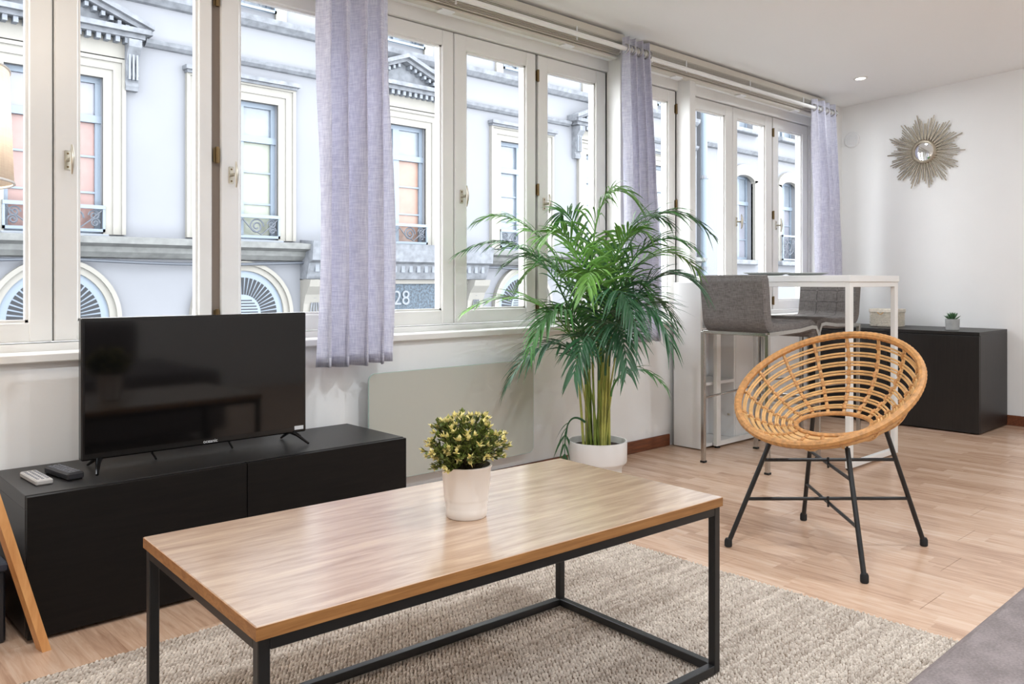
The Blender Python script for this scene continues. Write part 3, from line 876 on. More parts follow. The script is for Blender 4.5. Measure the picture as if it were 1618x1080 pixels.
# ---- television
vx0, vx1, vz0, vz1, vy = .711, 1.440, .424, .843, 2.615
t = thing('television', 'black flat-screen television on the low TV cabinet', 'television', ((vx0+vx1)/2, 2.64, TZ))
MB().box((vx0, vy, vz0), (vx1, vy+.028, vz1), .004).build('casing', M['tv_black'], t)
MB().box((vx0+.06, vy+.028, vz0+.04), (vx1-.06, vy+.07, vz1-.10), .012).build('back_housing', M['tv_black'], t)
MB().box((vx0+.010, vy-.0012, vz0+.020), (vx1-.010, vy+.0005, vz1-.010)).build('screen', M['screen'], t)
lg = text_mesh('oceanic', .0155, .0003, M['white_print'])
o = put('logo', lg, t, ((vx0+vx1)/2+.02, vy-.0014, vz0+.0105), (PI/2, 0, 0)); o['label'] = 'small white oceanic lettering'
stk = MB().box((vx1-.046, vy-.0022, vz0+.010), (vx1-.012, vy-.0013, vz0+.023)).build('energy_sticker', M['white_print'], t)
for x, s in ((.765, -1), (1.388, 1)):
    m = MB()
    for yy, dx in ((-.075, s*.028), (.085, s*.008)):
        m.tube([(x, 2.63, vz0+.004), (x+dx*.4, 2.63+yy*.35, vz0-.006), (x+dx, 2.63+yy, TZ+.0045)], [.011, .008, .0045], 8, flat=.8)
    m.build('stand_foot', M['tv_black'], t, smooth=True)
for x in (.93, 1.18):
    MB().tube([(x, 2.65, vz0+.01), (x-.004, 2.655, vz0-.010), (x+.006, 2.66, TZ+.012), (x+.012, 2.665, TZ+.003)], .0032, 6).build('cable', M['rubber'], t, smooth=True)

# ---- remote controls
def remote(name, label, loc, rz, w, l, h, body, btn, rows):
    t = thing(name, label, 'remote control', loc, rz, 'remote controls on the TV cabinet')
    def P(u, v):
        return (0, 0, 0)
    MB().box((-w/2, -l/2, 0), (w/2, l/2, h), min(w, h)*.22).build('body', body, t, world=False)
    bm_ = MB().box((-.0038, -.003, 0), (.0038, .003, .002), .0008).mesh('button', btn)
    for r in range(rows):
        for c in range(3):
            put('button', bm_, t, ((c-1)*.0125, -l/2+.018+r*(l-.036)/(rows-1), h-.0006), world=False)
remote('remote_control', 'pale grey remote control at the left end of the TV cabinet', (.596, 2.622, TZ), math.radians(2.5), .044, .155, .015, M['grey_plastic'], M['button'], 9)
remote('remote_control', 'black remote control beside the television foot', (.668, 2.625, TZ), math.radians(9), .046, .155, .022, M['dark_plastic'], M['button'], 8)

# ---- floor lamp
LX, LY = .245, 2.33
t = thing('floor_lamp', 'wooden tripod floor lamp with lit drum shade at the left edge', 'lamp', (LX, LY, 0))
for k in range(3):
    a = math.radians(9+120*k)
    foot = Vector((LX+.317*math.cos(a), LY+.317*math.sin(a), 0)); topp = Vector((LX+.02*math.cos(a), LY+.02*math.sin(a), 1.06))
    ax = (topp-foot).normalized(); rd = Vector((math.cos(a), math.sin(a), 0)); tg = Vector((-math.sin(a), math.cos(a), 0))
    m = MB(); vs = []
    for p, zz in ((foot, 0), (topp, 1.06)):
        for (q, w) in ((-1, -1), (1, -1), (1, 1), (-1, 1)):
            vs.append((p.x+rd.x*.011*q+tg.x*.019*w, p.y+rd.y*.011*q+tg.y*.019*w, zz))
    m.add(vs, [(0,1,2,3), (7,6,5,4), (0,4,5,1), (1,5,6,2), (2,6,7,3), (3,7,4,0)])
    m.build('leg', M['lamp_wood'], t)
MB().lathe([(.045, 1.02), (.05, 1.03), (.05, 1.07), (.02, 1.08), (.012, 1.09), (.012, 1.25)], (LX, LY, 0), 20, True, True).build('hub', M['lamp_wood'], t, smooth=30)
shade_m = fabric('cream_lampshade', srgb(236, 228, 220), srgb(246, 240, 232), 240, transl=.55, bump=.1)
o = MB().lathe([(.232, 1.187), (.222, 1.458)], (LX, LY, 0), 48, False).build('shade', shade_m, t, smooth=True)
md = o.modifiers.new('thickness', 'SOLIDIFY'); md.thickness = .002
for z, r in ((1.188, .232), (1.457, .222)):
    MB().tube([(LX+r*math.cos(k*PI/24), LY+r*math.sin(k*PI/24), z) for k in range(48)], .0035, 6, closed=True).build('shade_ring', M['white_metal'], t)
MB().lathe([(.012, 1.25), (.018, 1.275), (.030, 1.305), (.030, 1.33), (.018, 1.355), (.0005, 1.362)], (LX, LY, 0), 18, True).build('bulb', emit('warm_bulb', (1, .88, .72, 1), 20), t, smooth=True)
L = bpy.data.lights.new('floor_lamp_bulb', 'POINT'); L.energy = FLOORLAMP_W; L.color = (1, .88, .74); L.shadow_soft_size = .05
o = bpy.data.objects.new('floor_lamp_bulb', L); COL.objects.link(o); o.location = (LX, LY, 1.41)

# ---- black box on the floor
t = thing('storage_box', 'black box on the floor left of the TV cabinet', 'box', (.36, 2.6, 0))
MB().box((.16, 2.49, 0), (.495, 2.76, .19), .006).build('body', M['dark_plastic'], t)
MB().box((.155, 2.485, .19), (.500, 2.765, .212), .004).build('lid', plain('box_lid', srgb(52, 58, 72), .35), t)

# ---- rug
RX0, RX1, RY0, RY1 = .02, 2.325, .50, 2.20
t = thing('jute_rug', 'chunky woven natural jute rug under the coffee table', 'rug', ((RX0+RX1)/2, (RY0+RY1)/2, 0))
rb = plain('jute_backing', srgb(120, 104, 88), .95, noise=.2, nscale=60)
MB().box((RX0, RY0, .0), (RX1, RY1, .006)).build('backing', rb, t)
def jute():
    m, nt, b = new_mat('jute_yarn')
    tc = nt.nodes.new('ShaderNodeTexCoord')
    w = nt.nodes.new('ShaderNodeAttribute'); w.attribute_name = 'tone'
    n = nt.nodes.new('ShaderNodeTexNoise'); n.inputs['Scale'].default_value = 5; n.inputs['Detail'].default_value = 4
    mp = nt.nodes.new('ShaderNodeMapping'); mp.inputs['Scale'].default_value = (.6, 3, 1)
    nt.links.new(tc.outputs['Object'], mp.inputs['Vector']); nt.links.new(mp.outputs['Vector'], n.inputs['Vector'])
    a = nt.nodes.new('ShaderNodeMath'); a.operation = 'MULTIPLY_ADD'; a.inputs[1].default_value = .55
    nt.links.new(w.outputs['Fac'], a.inputs[0])
    h = nt.nodes.new('ShaderNodeMath'); h.operation = 'MULTIPLY'; h.inputs[1].default_value = .5
    nt.links.new(n.outputs['Fac'], h.inputs[0]); nt.links.new(h.outputs[0], a.inputs[2])
    r = nt.nodes.new('ShaderNodeValToRGB')
    r.color_ramp.elements[0].position = .1; r.color_ramp.elements[0].color = srgb(150, 134, 120)
    r.color_ramp.elements[1].position = .85; r.color_ramp.elements[1].color = srgb(228, 216, 203)
    nt.links.new(a.outputs[0], r.inputs['Fac']); nt.links.new(r.outputs['Color'], b.inputs['Base Color'])
    b.inputs['Roughness'].default_value = .9; b.inputs['Specular IOR Level'].default_value = .1
    return m
import numpy as np
rng = np.random.default_rng(3)
pitch_y, pitch_x = .0078, .0108
nr = int((RY1-RY0)/pitch_y); nc = int((RX1-RX0)/pitch_x)
base = []
for (rr, z) in ((1.0, 0.0), (.72, .72)):
    for k in range(6):
        a = 2*PI*k/6+(.5 if z else 0); base.append((rr*math.cos(a), rr*math.sin(a), z))
base.append((0, 0, 1.0)); base = np.array(base)
bf = [(k, (k+1) % 6, 6+k) for k in range(6)]+[((k+1) % 6, 6+(k+1) % 6, 6+k) for k in range(6)]+[(6+k, 6+(k+1) % 6, 12) for k in range(6)]
bf = np.array(bf)
jj, ii = np.meshgrid(np.arange(nr), np.arange(nc), indexing='ij')
cx = RX0+(ii+.5+.5*(jj % 2))*pitch_x+rng.normal(0, .0014, ii.shape); cy = RY0+(jj+.5)*pitch_y+rng.normal(0, .0007, ii.shape)+.003*np.sin(ii*.07+jj*.013)
cx = cx.ravel(); cy = cy.ravel(); N = len(cx)
sx = rng.uniform(.0050, .0072, N); sy = rng.uniform(.0030, .0043, N); sz = rng.uniform(.0055, .0095, N); an = rng.normal(.3, .3, N)
P0 = base[None]*np.stack([sx, sy, sz], 1)[:, None]
ca, sa = np.cos(an)[:, None], np.sin(an)[:, None]
V = np.stack([P0[..., 0]*ca-P0[..., 1]*sa+cx[:, None], P0[..., 0]*sa+P0[..., 1]*ca+cy[:, None], P0[..., 2]+.005], 2).reshape(-1, 3)
Fc = (bf[None]+13*np.arange(N)[:, None, None]).reshape(-1, 3)
me = bpy.data.meshes.new('woven_knots')
me.vertices.add(len(V)); me.vertices.foreach_set('co', V.astype(np.float32).ravel())
me.loops.add(len(Fc)*3); me.loops.foreach_set('vertex_index', Fc.astype(np.int32).ravel())
me.polygons.add(len(Fc)); me.polygons.foreach_set('loop_start', (np.arange(len(Fc))*3).astype(np.int32))
me.polygons.foreach_set('loop_total', np.full(len(Fc), 3, np.int32))
me.polygons.foreach_set('use_smooth', np.ones(len(Fc), bool))
rowtone = rng.uniform(0, 1, nr)
tone = np.clip(.55*rng.uniform(0, 1, N)+.45*rowtone[jj.ravel()], 0, 1)
at = me.attributes.new('tone', 'FLOAT', 'POINT'); at.data.foreach_set('value', np.repeat(tone, 13).astype(np.float32))
me.materials.append(jute()); me.update(); me.validate()
o = put('woven_knots', me, t); o['kind'] = 'stuff'

# ---- coffee table
RUGZ = .0158
t = thing('coffee_table', 'rectangular oak-topped coffee table on a black steel frame', 'table', (1.146, 1.408, 0), math.radians(-3.0))
hl, hw, ht = .578, .283, .435
MB().box((-hl, -hw, ht-.022), (hl, hw, ht), .0012).build('tabletop', M['oak'], t, world=False)
eb = MB()
eb.box((-hl-.0008, -hw-.0008, ht-.0215), (hl+.0008, -hw+.001, ht-.0012)); eb.box((-hl-.0008, hw-.001, ht-.0215), (hl+.0008, hw+.0008, ht-.0012))
eb.box((-hl-.0008, -hw+.001, ht-.0215), (-hl+.001, hw-.001, ht-.0012)); eb.box((hl-.001, -hw+.001, ht-.0215), (hl+.0008, hw-.001, ht-.0012))
eb.build('edge_band', M['oak_edge'], t, world=False)
q = .02; fx, fy = hl-.004, hw-.004
lm_ = MB().box((-q/2, -q/2, RUGZ), (q/2, q/2, ht-.022), .0015).mesh('leg', M['black_metal'])
for sx_ in (-1, 1):
    for sy_ in (-1, 1):
        put('leg', lm_, t, (sx_*(fx-q/2), sy_*(fy-q/2), 0), world=False)
for z0 in (ht-.022-q, RUGZ):
    for sy_ in (-1, 1):
        y = sy_*(fy-q/2); MB().box((-fx+q, y-q/2, z0), (fx-q, y+q/2, z0+q), .0012).build('rail', M['black_metal'], t, world=False)
    for sx_ in (-1, 1):
        x = sx_*(fx-q/2); MB().box((x-q/2, -fy+q, z0), (x+q/2, fy-q, z0+q), .0012).build('rail', M['black_metal'], t, world=False)

# ---- flowering shrub in a pot on the table
SX, SY = 1.158, 1.392
t = thing('potted_shrub', 'bushy green plant with cream blossoms in a ribbed white pot on the coffee table', 'plant', (SX, SY, ht))
prof = [(.042, 0), (.0445, .002), (.0455, .012), (.0465, .020), (.0455, .024), (.0475, .030), (.0465, .034), (.0485, .040), (.049, .045), (.0545, .108), (.0565, .110), (.0565, .114), (.0525, .114), (.050, .10)]
MB().lathe(prof, (SX, SY, ht), 40).build('pot', M['pot_cream'], t, smooth=50)
MB().lathe([(.0505, .098), (.03, .101), (.0001, .103)], (SX, SY, ht), 24, False).build('soil', M['soil'], t)
rnd = random.Random(11)
stem = MB(); leaf = MB(); tip = MB()
def leafquad(m, p, d, l, w, up):
    d = d.normalized(); s_ = d.cross(up)
    if s_.length < 1e-3: s_ = d.cross(Vector((1, 0, 0)))
    s_.normalize(); n_ = s_.cross(d)
    a = p; b = p+d*l*.5+s_*w-n_*.12*l*0; c = p+d*l; e = p+d*l*.5-s_*w; mid = p+d*l*.5-n_*w*.5
    m.add([a, b, c, e, mid], [(0, 1, 4), (1, 2, 4), (2, 3, 4), (3, 0, 4)])
cen = Vector((SX, SY, ht+.150))
for k in range(150):
    # sprig ends spread over a flattened ball
    z = rnd.uniform(-.45, 1.0); a = rnd.uniform(0, 2*PI); r = math.sqrt(max(0, 1-z*z))*rnd.uniform(.72, 1.02)
    e = cen+Vector((.095*r*math.cos(a), .095*r*math.sin(a), .076*z*rnd.uniform(.8, 1.05)))
    b0 = Vector((SX+.03*math.cos(a)*rnd.random(), SY+.03*math.sin(a)*rnd.random(), ht+.10))
    mid = b0.lerp(e, .5)+Vector((0, 0, .012))
    stem.tube([b0, mid, e], [.0013, .001, .0006], 4)
    for q_ in range(16):
        f = rnd.uniform(.3, 1.0); p = b0.lerp(mid, f*2) if f < .5 else mid.lerp(e, f*2-1)
        d = Vector((rnd.uniform(-1, 1), rnd.uniform(-1, 1), rnd.uniform(-.2, 1)))+(e-cen).normalized()*.8
        leafquad(leaf, p, d, rnd.uniform(.011, .018), rnd.uniform(.0034, .0056), Vector((0, 0, 1)))
    if rnd.random() < .8:
        for q_ in range(8):
            d = Vector((rnd.uniform(-1, 1), rnd.uniform(-1, 1), rnd.uniform(-.6, 1)))+(e-cen).normalized()*1.1
            leafquad(tip, e, d, rnd.uniform(.009, .016), rnd.uniform(.003, .0046), Vector((0, 0, 1)))
stem.build('stems', M['shrub_stem'], t)['kind'] = 'stuff'
leaf.build('foliage', M['shrub'], t, recalc=False)['kind'] = 'stuff'
tip.build('blossoms', M['shrub_tip'], t, recalc=False)['kind'] = 'stuff'

# ---- sofa corner
t = thing('sofa', 'mauve-grey fabric sofa seat cut off at the lower right corner', 'sofa', (1.2, -.05, 0))
def cushion(m, x0, x1, y0, y1, z0, z1, r, n=5):
    # rounded slab: profile in Y/Z swept along X with rounded ends
    prof = []
    for (cy_, cz_, a0) in ((y1-r, z1-r, 0), (y0+r, z1-r, PI/2), (y0+r, z0+r, PI), (y1-r, z0+r, 1.5*PI)):
        for i in range(n+1):
            a = a0+PI/2*i/n; prof.append((cy_, cz_, r*math.cos(a), r*math.sin(a)))
    rings = []
    for (xx, sc_) in [(x0+r-r*math.cos(PI/2*i/n), math.sin(PI/2*i/n)) for i in range(n+1)]+[(x1-r+r*math.sin(PI/2*i/n), math.cos(PI/2*i/n)) for i in range(n+1)]:
        rings.append([(xx, c0+d0*sc_, c1+d1*sc_) for (c0, c1, d0, d1) in prof])
    np_ = len(prof); vs = [p for r_ in rings for p in r_]; fs = []
    for i in range(len(rings)-1):
        for k in range(np_):
            l = (k+1) % np_; fs.append((i*np_+k, i*np_+l, (i+1)*np_+l, (i+1)*np_+k))
    fs.append(tuple(range(np_))); fs.append(tuple((len(rings)-1)*np_+k for k in reversed(range(np_))))
    m.add(vs, fs)
m = MB(); cushion(m, .22, 1.9, -.45, .445, .27, .432, .035); m.build('seat_cushion', M['sofa_fabric'], t, smooth=60)
m = MB(); cushion(m, .20, 2.12, -.62, .42, .06, .268, .02); m.build('base', M['sofa_fabric'], t, smooth=60)
m = MB(); cushion(m, 1.905, 2.10, -.62, .40, .10, .42, .04); m.build('armrest', M['sofa_fabric'], t, smooth=60)
m = MB(); cushion(m, .20, 1.90, -.64, -.455, .25, .70, .05); m.build('backrest', M['sofa_fabric'], t, smooth=60)
for x in (.28, 2.04):
    for y in (-.55, .34): MB().lathe([(.02, 0), (.026, .06)], (x, y, 0), 14, True, True).build('leg', M['black_metal'], t)
# ---- areca palm
PX, PY = 2.905, 2.535
t = thing('potted_palm', 'tall areca palm in a white stepped pot by the windows', 'plant', (PX, PY, 0))
pp = [(.108, 0), (.112, .003), (.114, .085), (.118, .098), (.135, .112), (.1375, .118), (.1385, .205), (.1375, .212), (.131, .212), (.129, .20), (.127, .15)]
MB().lathe(pp, (PX, PY, 0), 48).build('pot', M['ceramic_white'], t, smooth=35)
MB().lathe([(.128, .182), (.06, .188), (.0001, .190)], (PX, PY, 0), 32, False).build('soil', M['soil'], t)
rnd = random.Random(5)
VR = Vector((.732, -.681, 0)); VF = Vector((.681, .732, 0)); UPV = Vector((0, 0, 1))     # across the room / towards the far corner
def W(r, z, d=0.0): return Vector((PX, PY, 0))+VR*r+VF*d+UPV*z
def bez(p0, p1, p2, p3, n):
    out = []
    for i in range(n+1):
        s = i/n; q = 1-s
        out.append(p0*q**3+p1*3*q*q*s+p2*3*q*s*s+p3*s**3)
    return out
def leaflet(m, p, d, l, w, nrm, droop):
    d = d.normalized(); s_ = d.cross(nrm).normalized(); n_ = s_.cross(d).normalized()
    n = 5; vs = []; fs = []
    for i in range(n+1):
        f = i/n
        c = p+d*l*f-UPV*droop*l*f*f
        ww = w*(.35+1.3*f if f < .4 else .87*(1-((f-.4)/.6)**1.6)+.02)
        vs += [c+s_*ww+n_*ww*.35, c, c-s_*ww+n_*ww*.35]
    for i in range(n):
        o = i*3
        fs += [(o, o+3, o+4, o+1), (o+1, o+4, o+5, o+2)]
    m.add(vs, fs)
def frond(pts, nleaf, ll, mat, start=.28, droop=.35, w=.0086, spreadn=0.0):
    """pts: control points base, c1, c2, tip"""
    cv = bez(*[Vector(p) for p in pts], 40)
    m = MB()
    side_ref = None
    for k in range(nleaf):
        s = start+(1-start)*(k+.5)/nleaf
        i = min(39, int(s*40)); fr = s*40-i
        p = cv[i].lerp(cv[i+1], fr); tan = (cv[i+1]-cv[i]).normalized()
        sd = tan.cross(UPV)
        if sd.length < .15: sd = tan.cross(VF)
        sd.normalize(); nrm = sd.cross(tan).normalized()
        f = (s-start)/(1-start)
        l = ll*(.55+.45*math.sin(PI*min(1, f*1.25+.15)))*(1-.45*max(0, f-.6)/.4)*rnd.uniform(.9, 1.08)
        for sg_ in (-1, 1):
            d = tan*(.8+.5*f+rnd.uniform(-.15, .15))+sd*sg_*(1.0-.35*f)+nrm*(.22+rnd.uniform(-.22, .22))
            leaflet(m, p, d, l, w*rnd.uniform(.85, 1.1), nrm, droop*rnd.uniform(.6, 1.3))
    m.tube([cv[i] for i in range(0, 41, 2)], [.0052*(1-.8*i/20)+.0006 for i in range(21)], 5)
    m.build('frond', mat, t, recalc=False)
def cane(r, d, r2, z2, d2, rad=.0085):
    b = W(r, .185, d); e = W(r2, z2, d2)
    mid = b.lerp(e, .5)+(W(r, z2, d)-e)*.12
    pts = bez(b, b.lerp(mid, .7), mid, e, 8)
    m = MB().tube(pts, [rad*(1-.35*i/8) for i in range(9)], 8)
    m.build('cane', M['cane_green' if rnd.random() < .6 else 'cane_pale'], t, smooth=True)
    return e
G, G2, G3 = M['palm'], M['palm2'], M['palm_dry']
F = [  # tip (r,z,d), rise control (r,z,d), base (r,z,d), leaflets, length, material, droop
 ((-.63, 1.085, -.10), (-.36, 1.25, -.06), (-.10, .62, 0), 22, .23, G, .55),
 ((-.56, 1.24, .06), (-.38, 1.36, .05), (-.06, .66, .03), 22, .23, G2, .5),
 ((-.60, .82, -.22), (-.36, .98, -.14), (-.09, .56, -.05), 20, .20, G2, .3),
 ((.19, 1.32, .0), (.0, 1.53, .05), (-.03, .70, .06), 24, .28, G2, .7),
 ((-.16, 1.26, .2), (-.16, 1.40, .15), (0, .72, .05), 20, .24, G, .45),
 ((.53, 1.17, -.02), (.27, 1.46, .0), (.05, .68, .0), 24, .25, G, .55),
 ((.50, 1.00, .14), (.32, 1.24, .1), (.06, .66, .05), 20, .23, G2, .4),
 ((.46, .90, -.16), (.32, 1.12, -.1), (.08, .60, -.03), 20, .25, G3, .45),
 ((.30, .47, -.12), (.19, .62, -.08), (.06, .42, -.03), 9, .13, G, .55),
 ((-.42, .50, -.24), (-.26, .80, -.2), (-.06, .48, -.06), 18, .22, G3, .6),
 ((-.14, .56, -.40), (-.08, .84, -.30), (0, .50, -.07), 18, .22, G3, .6),
 ((.08, .58, -.42), (.06, .92, -.32), (.03, .52, -.06), 18, .23, G3, .6),
 ((.12, .74, -.44), (.05, 1.08, -.34), (.02, .58, -.05), 20, .25, G3, .6),
 ((.28, .68, -.32), (.20, 1.0, -.26), (.05, .56, -.04), 18, .24, G3, .6),
 ((-.32, .66, -.34), (-.22, .98, -.26), (-.04, .55, -.05), 18, .22, G, .55),
 ((.38, .76, .10), (.26, 1.02, .08), (.06, .58, .03), 18, .22, G, .45),
 ((-.36, .94, .16), (-.24, 1.18, .12), (-.05, .60, .05), 18, .22, G2, .4),
 ((.20, 1.16, -.20), (.12, 1.27, -.14), (.02, .64, -.04), 20, .23, G2, .4),
 ((-.26, 1.14, -.18), (-.16, 1.28, -.14), (-.03, .66, -.04), 20, .23, G2, .4),
 ((.34, 1.24, .10), (.18, 1.36, .06), (.03, .70, .04), 20, .24, G, .45),
 ((-.28, .74, -.14), (-.18, .96, -.10), (-.05, .54, -.02), 16, .2, G, .45),
 ((.24, .86, -.10), (.16, 1.08, -.06), (.05, .60, 0), 18, .22, G, .5),
 ((.08, 1.06, .26), (.04, 1.24, .18), (.02, .66, .06), 16, .2, G, .45),
 ((-.08, .92, -.32), (-.05, 1.12, -.22), (0, .6, -.04), 18, .25, G2, .55),
 ((.40, 1.10, -.22), (.22, 1.26, -.16), (.04, .62, -.04), 20, .23, G, .5),
 ((-.44, 1.02, .02), (-.26, 1.2, .02), (-.05, .6, .02), 18, .2, G, .45),
]
for (tp, cp, bp_, nl, ll, mt, dr) in F:
    a = rnd.uniform(0, 2*PI); rr = rnd.uniform(.02, .075)
    pr, pd_ = rr*math.cos(a), rr*math.sin(a)
    e = cane(bp_[0]*.45+pr*.5, bp_[2]*.3+pd_*.5, bp_[0], bp_[1], bp_[2], rnd.uniform(.0048, .0076))
    tip_ = W(*tp); c2 = W(*cp); c1 = e.lerp(W(bp_[0]*1.2, cp[1], bp_[2]), .55)
    frond((e, c1, c2, tip_), int(nl*1.25), ll*1.18, mt, start=.18, droop=dr)
for k in range(9):   # bare spears
    a = rnd.uniform(0, 2*PI); rr = rnd.uniform(.02, .06)
    cane(rr*math.cos(a), rr*math.sin(a), rr*math.cos(a)*1.8, rnd.uniform(.5, .8), rr*math.sin(a)*1.5, .006)
# one withered frond hanging beside the pot
frond((W(-.06, .30, -.03), W(-.13, .36, -.05), W(-.165, .30, -.05), W(-.155, .13, -.05)), 5, .10, G3, start=.45, droop=.9, w=.006)

# ---- rattan chair
CX, CY = 2.832, 1.376
t = thing('rattan_chair', 'round woven rattan bucket chair on black metal legs', 'chair', (CX, CY, 0))
nv = Vector((-.538, .028, .843)).normalized()          # the rim leans back
n2 = Vector((-.17, .0, .985)).normalized()             # the seat ring lies almost level
e1 = (UPV-nv*UPV.dot(nv)).normalized(); e2 = nv.cross(e1)
g1 = (UPV-n2*UPV.dot(n2)).normalized(); g2 = n2.cross(g1)
RC = Vector((CX+.007, CY+.016, .576)); RR = .320
IC = Vector((CX+.022, CY-.006, .44))
def bowl(f, th, lift=0.0):
    """f 0 rim .. 1 inner ring"""
    c, s_ = math.cos(th), math.sin(th)
    d1 = e1*c+e2*s_; d2 = g1*c+g2*s_
    p0 = RC+d1*RR; p2 = IC+d2*.128
    p1 = IC+d2*(.25+.03*c)+UPV*(.035+.065*c)-nv*.012
    q = 1-f
    p = p0*q*q+p1*2*q*f+p2*f*f
    return p+nv*lift
def ring(f, off=0.0, n=72, lift=0.0): return [bowl(f, 2*PI*k/n, lift) for k in range(n)]
# rim: wrapped cane
m = MB(); n = 200
m.tube([bowl(0, 2*PI*k/n) for k in range(n)], [.0135+.0012*(k % 2) for k in range(n)], 8, closed=True)
m.build('rim', M['rattan_dark'], t, smooth=True)
m = MB(); m.tube([bowl(.035, 2*PI*k/96)+nv*.009 for k in range(96)], .0055, 6, closed=True); m.build('rim_cord', M['rattan'], t, smooth=True)
NR = 8
for k in range(NR):
    f = .115+k*(.90-.115)/(NR-1)
    for df in (-.017, .017):
        m = MB(); m.tube(ring(f+df), .0042, 6, closed=True); m.build('cane_ring', M['rattan'], t, smooth=True)
m = MB(); m.tube(ring(1.0, n=48), .0085, 8, closed=True); m.build('inner_ring', M['rattan_dark'], t, smooth=True)
NB = 16
for k in range(NB):
    th = 2*PI*(k+.5)/NB
    m = MB(); m.tube([bowl(i/16, th, -.006) for i in range(17)], .0062, 6)
    rb_ = m.build('rib', M['rattan'], t, smooth=True)
    b = MB()
    for j in range(NR):
        f = .115+j*(.90-.115)/(NR-1)
        pts = [bowl(f-.034, th, -.001), bowl(f, th, .0015), bowl(f+.034, th, -.001)]
        b.tube(pts, [.0078, .0088, .0078], 6)
    b.build('binding', M['rattan_dark'], rb_, smooth=True)
feet = [(2.576, 1.627), (3.080, 1.602), (2.581, 1.138), (3.098, 1.151)]
cent = Vector((2.834, 1.380, 0)); legs = []
for (x, y) in feet:
    ft = Vector((x, y, .012)); dirc = (cent-Vector((x, y, 0)))
    zt = .40; tp = Vector((x, y, 0))+dirc*.44
    # stop just under the basket
    best = min((( (bowl(f/20, a*PI/24)-Vector((tp.x, tp.y, .4))).xy.length, bowl(f/20, a*PI/24).z) for f in range(21) for a in range(48)), key=lambda q: q[0])
    zt = best[1]-.012 if best[0] < .03 else .39
    tp.z = max(.33, min(.46, zt))
    legs.append((ft, tp))
    l_ = MB().tube([ft, tp], .0085, 10).build('leg', M['black_metal'], t, smooth=True)
    c_ = MB().lathe([(.011, 0), (.0135, .004), (.0135, .022), (.010, .03)], (x, y, 0), 14, True, True).build('foot_cap', M['rubber'], l_, smooth=30)
def on_leg(i, z):
    a, b = legs[i]; return a.lerp(b, (z-a.z)/(b.z-a.z))
for z in (.172, .312):
    for (i, j, dz) in ((0, 3, 0), (1, 2, -.016)):
        MB().tube([on_leg(i, z+dz), on_leg(j, z+dz)], .0062, 8).build('stretcher', M['black_metal'], t, smooth=True)
    MB().tube([(cent.x, cent.y, z-.028), (cent.x, cent.y, z+.01)], .004, 8).build('bolt', M['black_metal'], t)
for (ft, tp) in legs[2:]:
    MB().tube([tp+Vector((.02, .01, .005)), tp+Vector((.022, .01, -.03))], .004, 8).build('bolt', M['black_metal'], t)

# ---- bar table
BX0, BX1, BY0, BY1, BZ = 4.04, 4.635, 1.85, 2.80, .985
t = thing('bar_table', 'tall narrow white bar table standing out from the windows', 'table', ((BX0+BX1)/2, (BY0+BY1)/2, 0))
MB().box((BX0, BY0, BZ-.034), (BX1, BY1, BZ), .002).build('tabletop', M['white_board'], t)
q = .040
for y in (BY0+.006, 2.628):
    for x in (BX0+.004, BX1-.004-q):
        MB().box((x, y, .012), (x+q, y+q*.62, BZ-.034), .0015).build('leg', M['white_metal'], t)
    MB().box((BX0+.004+q, y, .012), (BX1-.004-q, y+q*.62, .04), .0015).build('foot_rail', M['white_metal'], t)
    MB().box((BX0+.004+q, y, BZ-.060), (BX1-.004-q, y+q*.62, BZ-.034), .0015).build('top_rail', M['white_metal'], t)
    for x in (BX0+.03, BX1-.03):
        MB().lathe([(.016, 0), (.016, .006), (.006, .007), (.006, .013)], (x, y+.014, 0), 12, True, True).build('levelling_foot', M['rubber'], t)
for x in (BX0+.004, BX1-.004-.02):
    MB().box((x, BY0+.006+q*.62, BZ-.06), (x+.02, 2.628, BZ-.034), .001).build('side_rail', M['white_metal'], t)

# plates on it
def plate(x, y, r, label):
    t = thing('plate', label, 'plate', (x, y, BZ), group='plates on the bar table')
    MB().lathe([(.001, .004), (r*.6, .004), (r*.66, .006), (r*.97, .016), (r, .0175), (r*.985, .0145), (r*.66, .003), (r*.58, 0)], (x, y, BZ), 40, False).build('dish', M['plate'], t, smooth=60)
    MB().tube([(x+r*math.cos(k*PI/20), y+r*math.sin(k*PI/20), BZ+.017) for k in range(40)], .0016, 6, closed=True).build('rim', M['plate'], t)
plate(4.19, 2.40, .125, 'grey plate on the bar table in front of the near stool')
plate(4.48, 2.32, .125, 'grey plate on the bar table in front of the far stool')

# ---- white shelf unit under the window end of the table
t = thing('shelf_unit', 'white open shelf unit under the window end of the bar table', 'shelf', (4.28, 2.74, 0))
ux0, ux1, uy0, uy1, uz = 3.93, 4.62, 2.66, 2.845, .948
MB().box((ux0, uy0, .006), (ux0+.018, uy1, uz), .001).build('side_panel', M['white_board'], t)
MB().box((ux1-.018, uy0, .006), (ux1, uy1, uz), .001).build('side_panel', M['white_board'], t)
MB().box((4.275, uy0+.002, .03), (4.293, uy1, uz-.018), .001).build('divider', M['white_board'], t)
MB().box((ux0+.018, uy1-.006, .03), (ux1-.018, uy1, uz-.018)).build('back_panel', M['white_board'], t)
MB().box((ux0+.018, uy0, uz-.018), (ux1-.018, uy1, uz), .001).build('top_panel', M['white_board'], t)
for z in (.012, .36, .67):
    MB().box((ux0+.018, uy0+.001, z), (4.275, uy1-.006, z+.018), .001).build('shelf', M['white_board'], t)
MB().box((4.294, uy0, .012), (ux1-.019, uy0+.016, uz-.02), .001).build('door', M['white_board'], t)
for z in (.16, .78):
    MB().lathe([(.008, 0), (.008, .01)], (4.262, uy0+.03, z), 10, True, True).build('shelf_pin', M['nickel'], t)

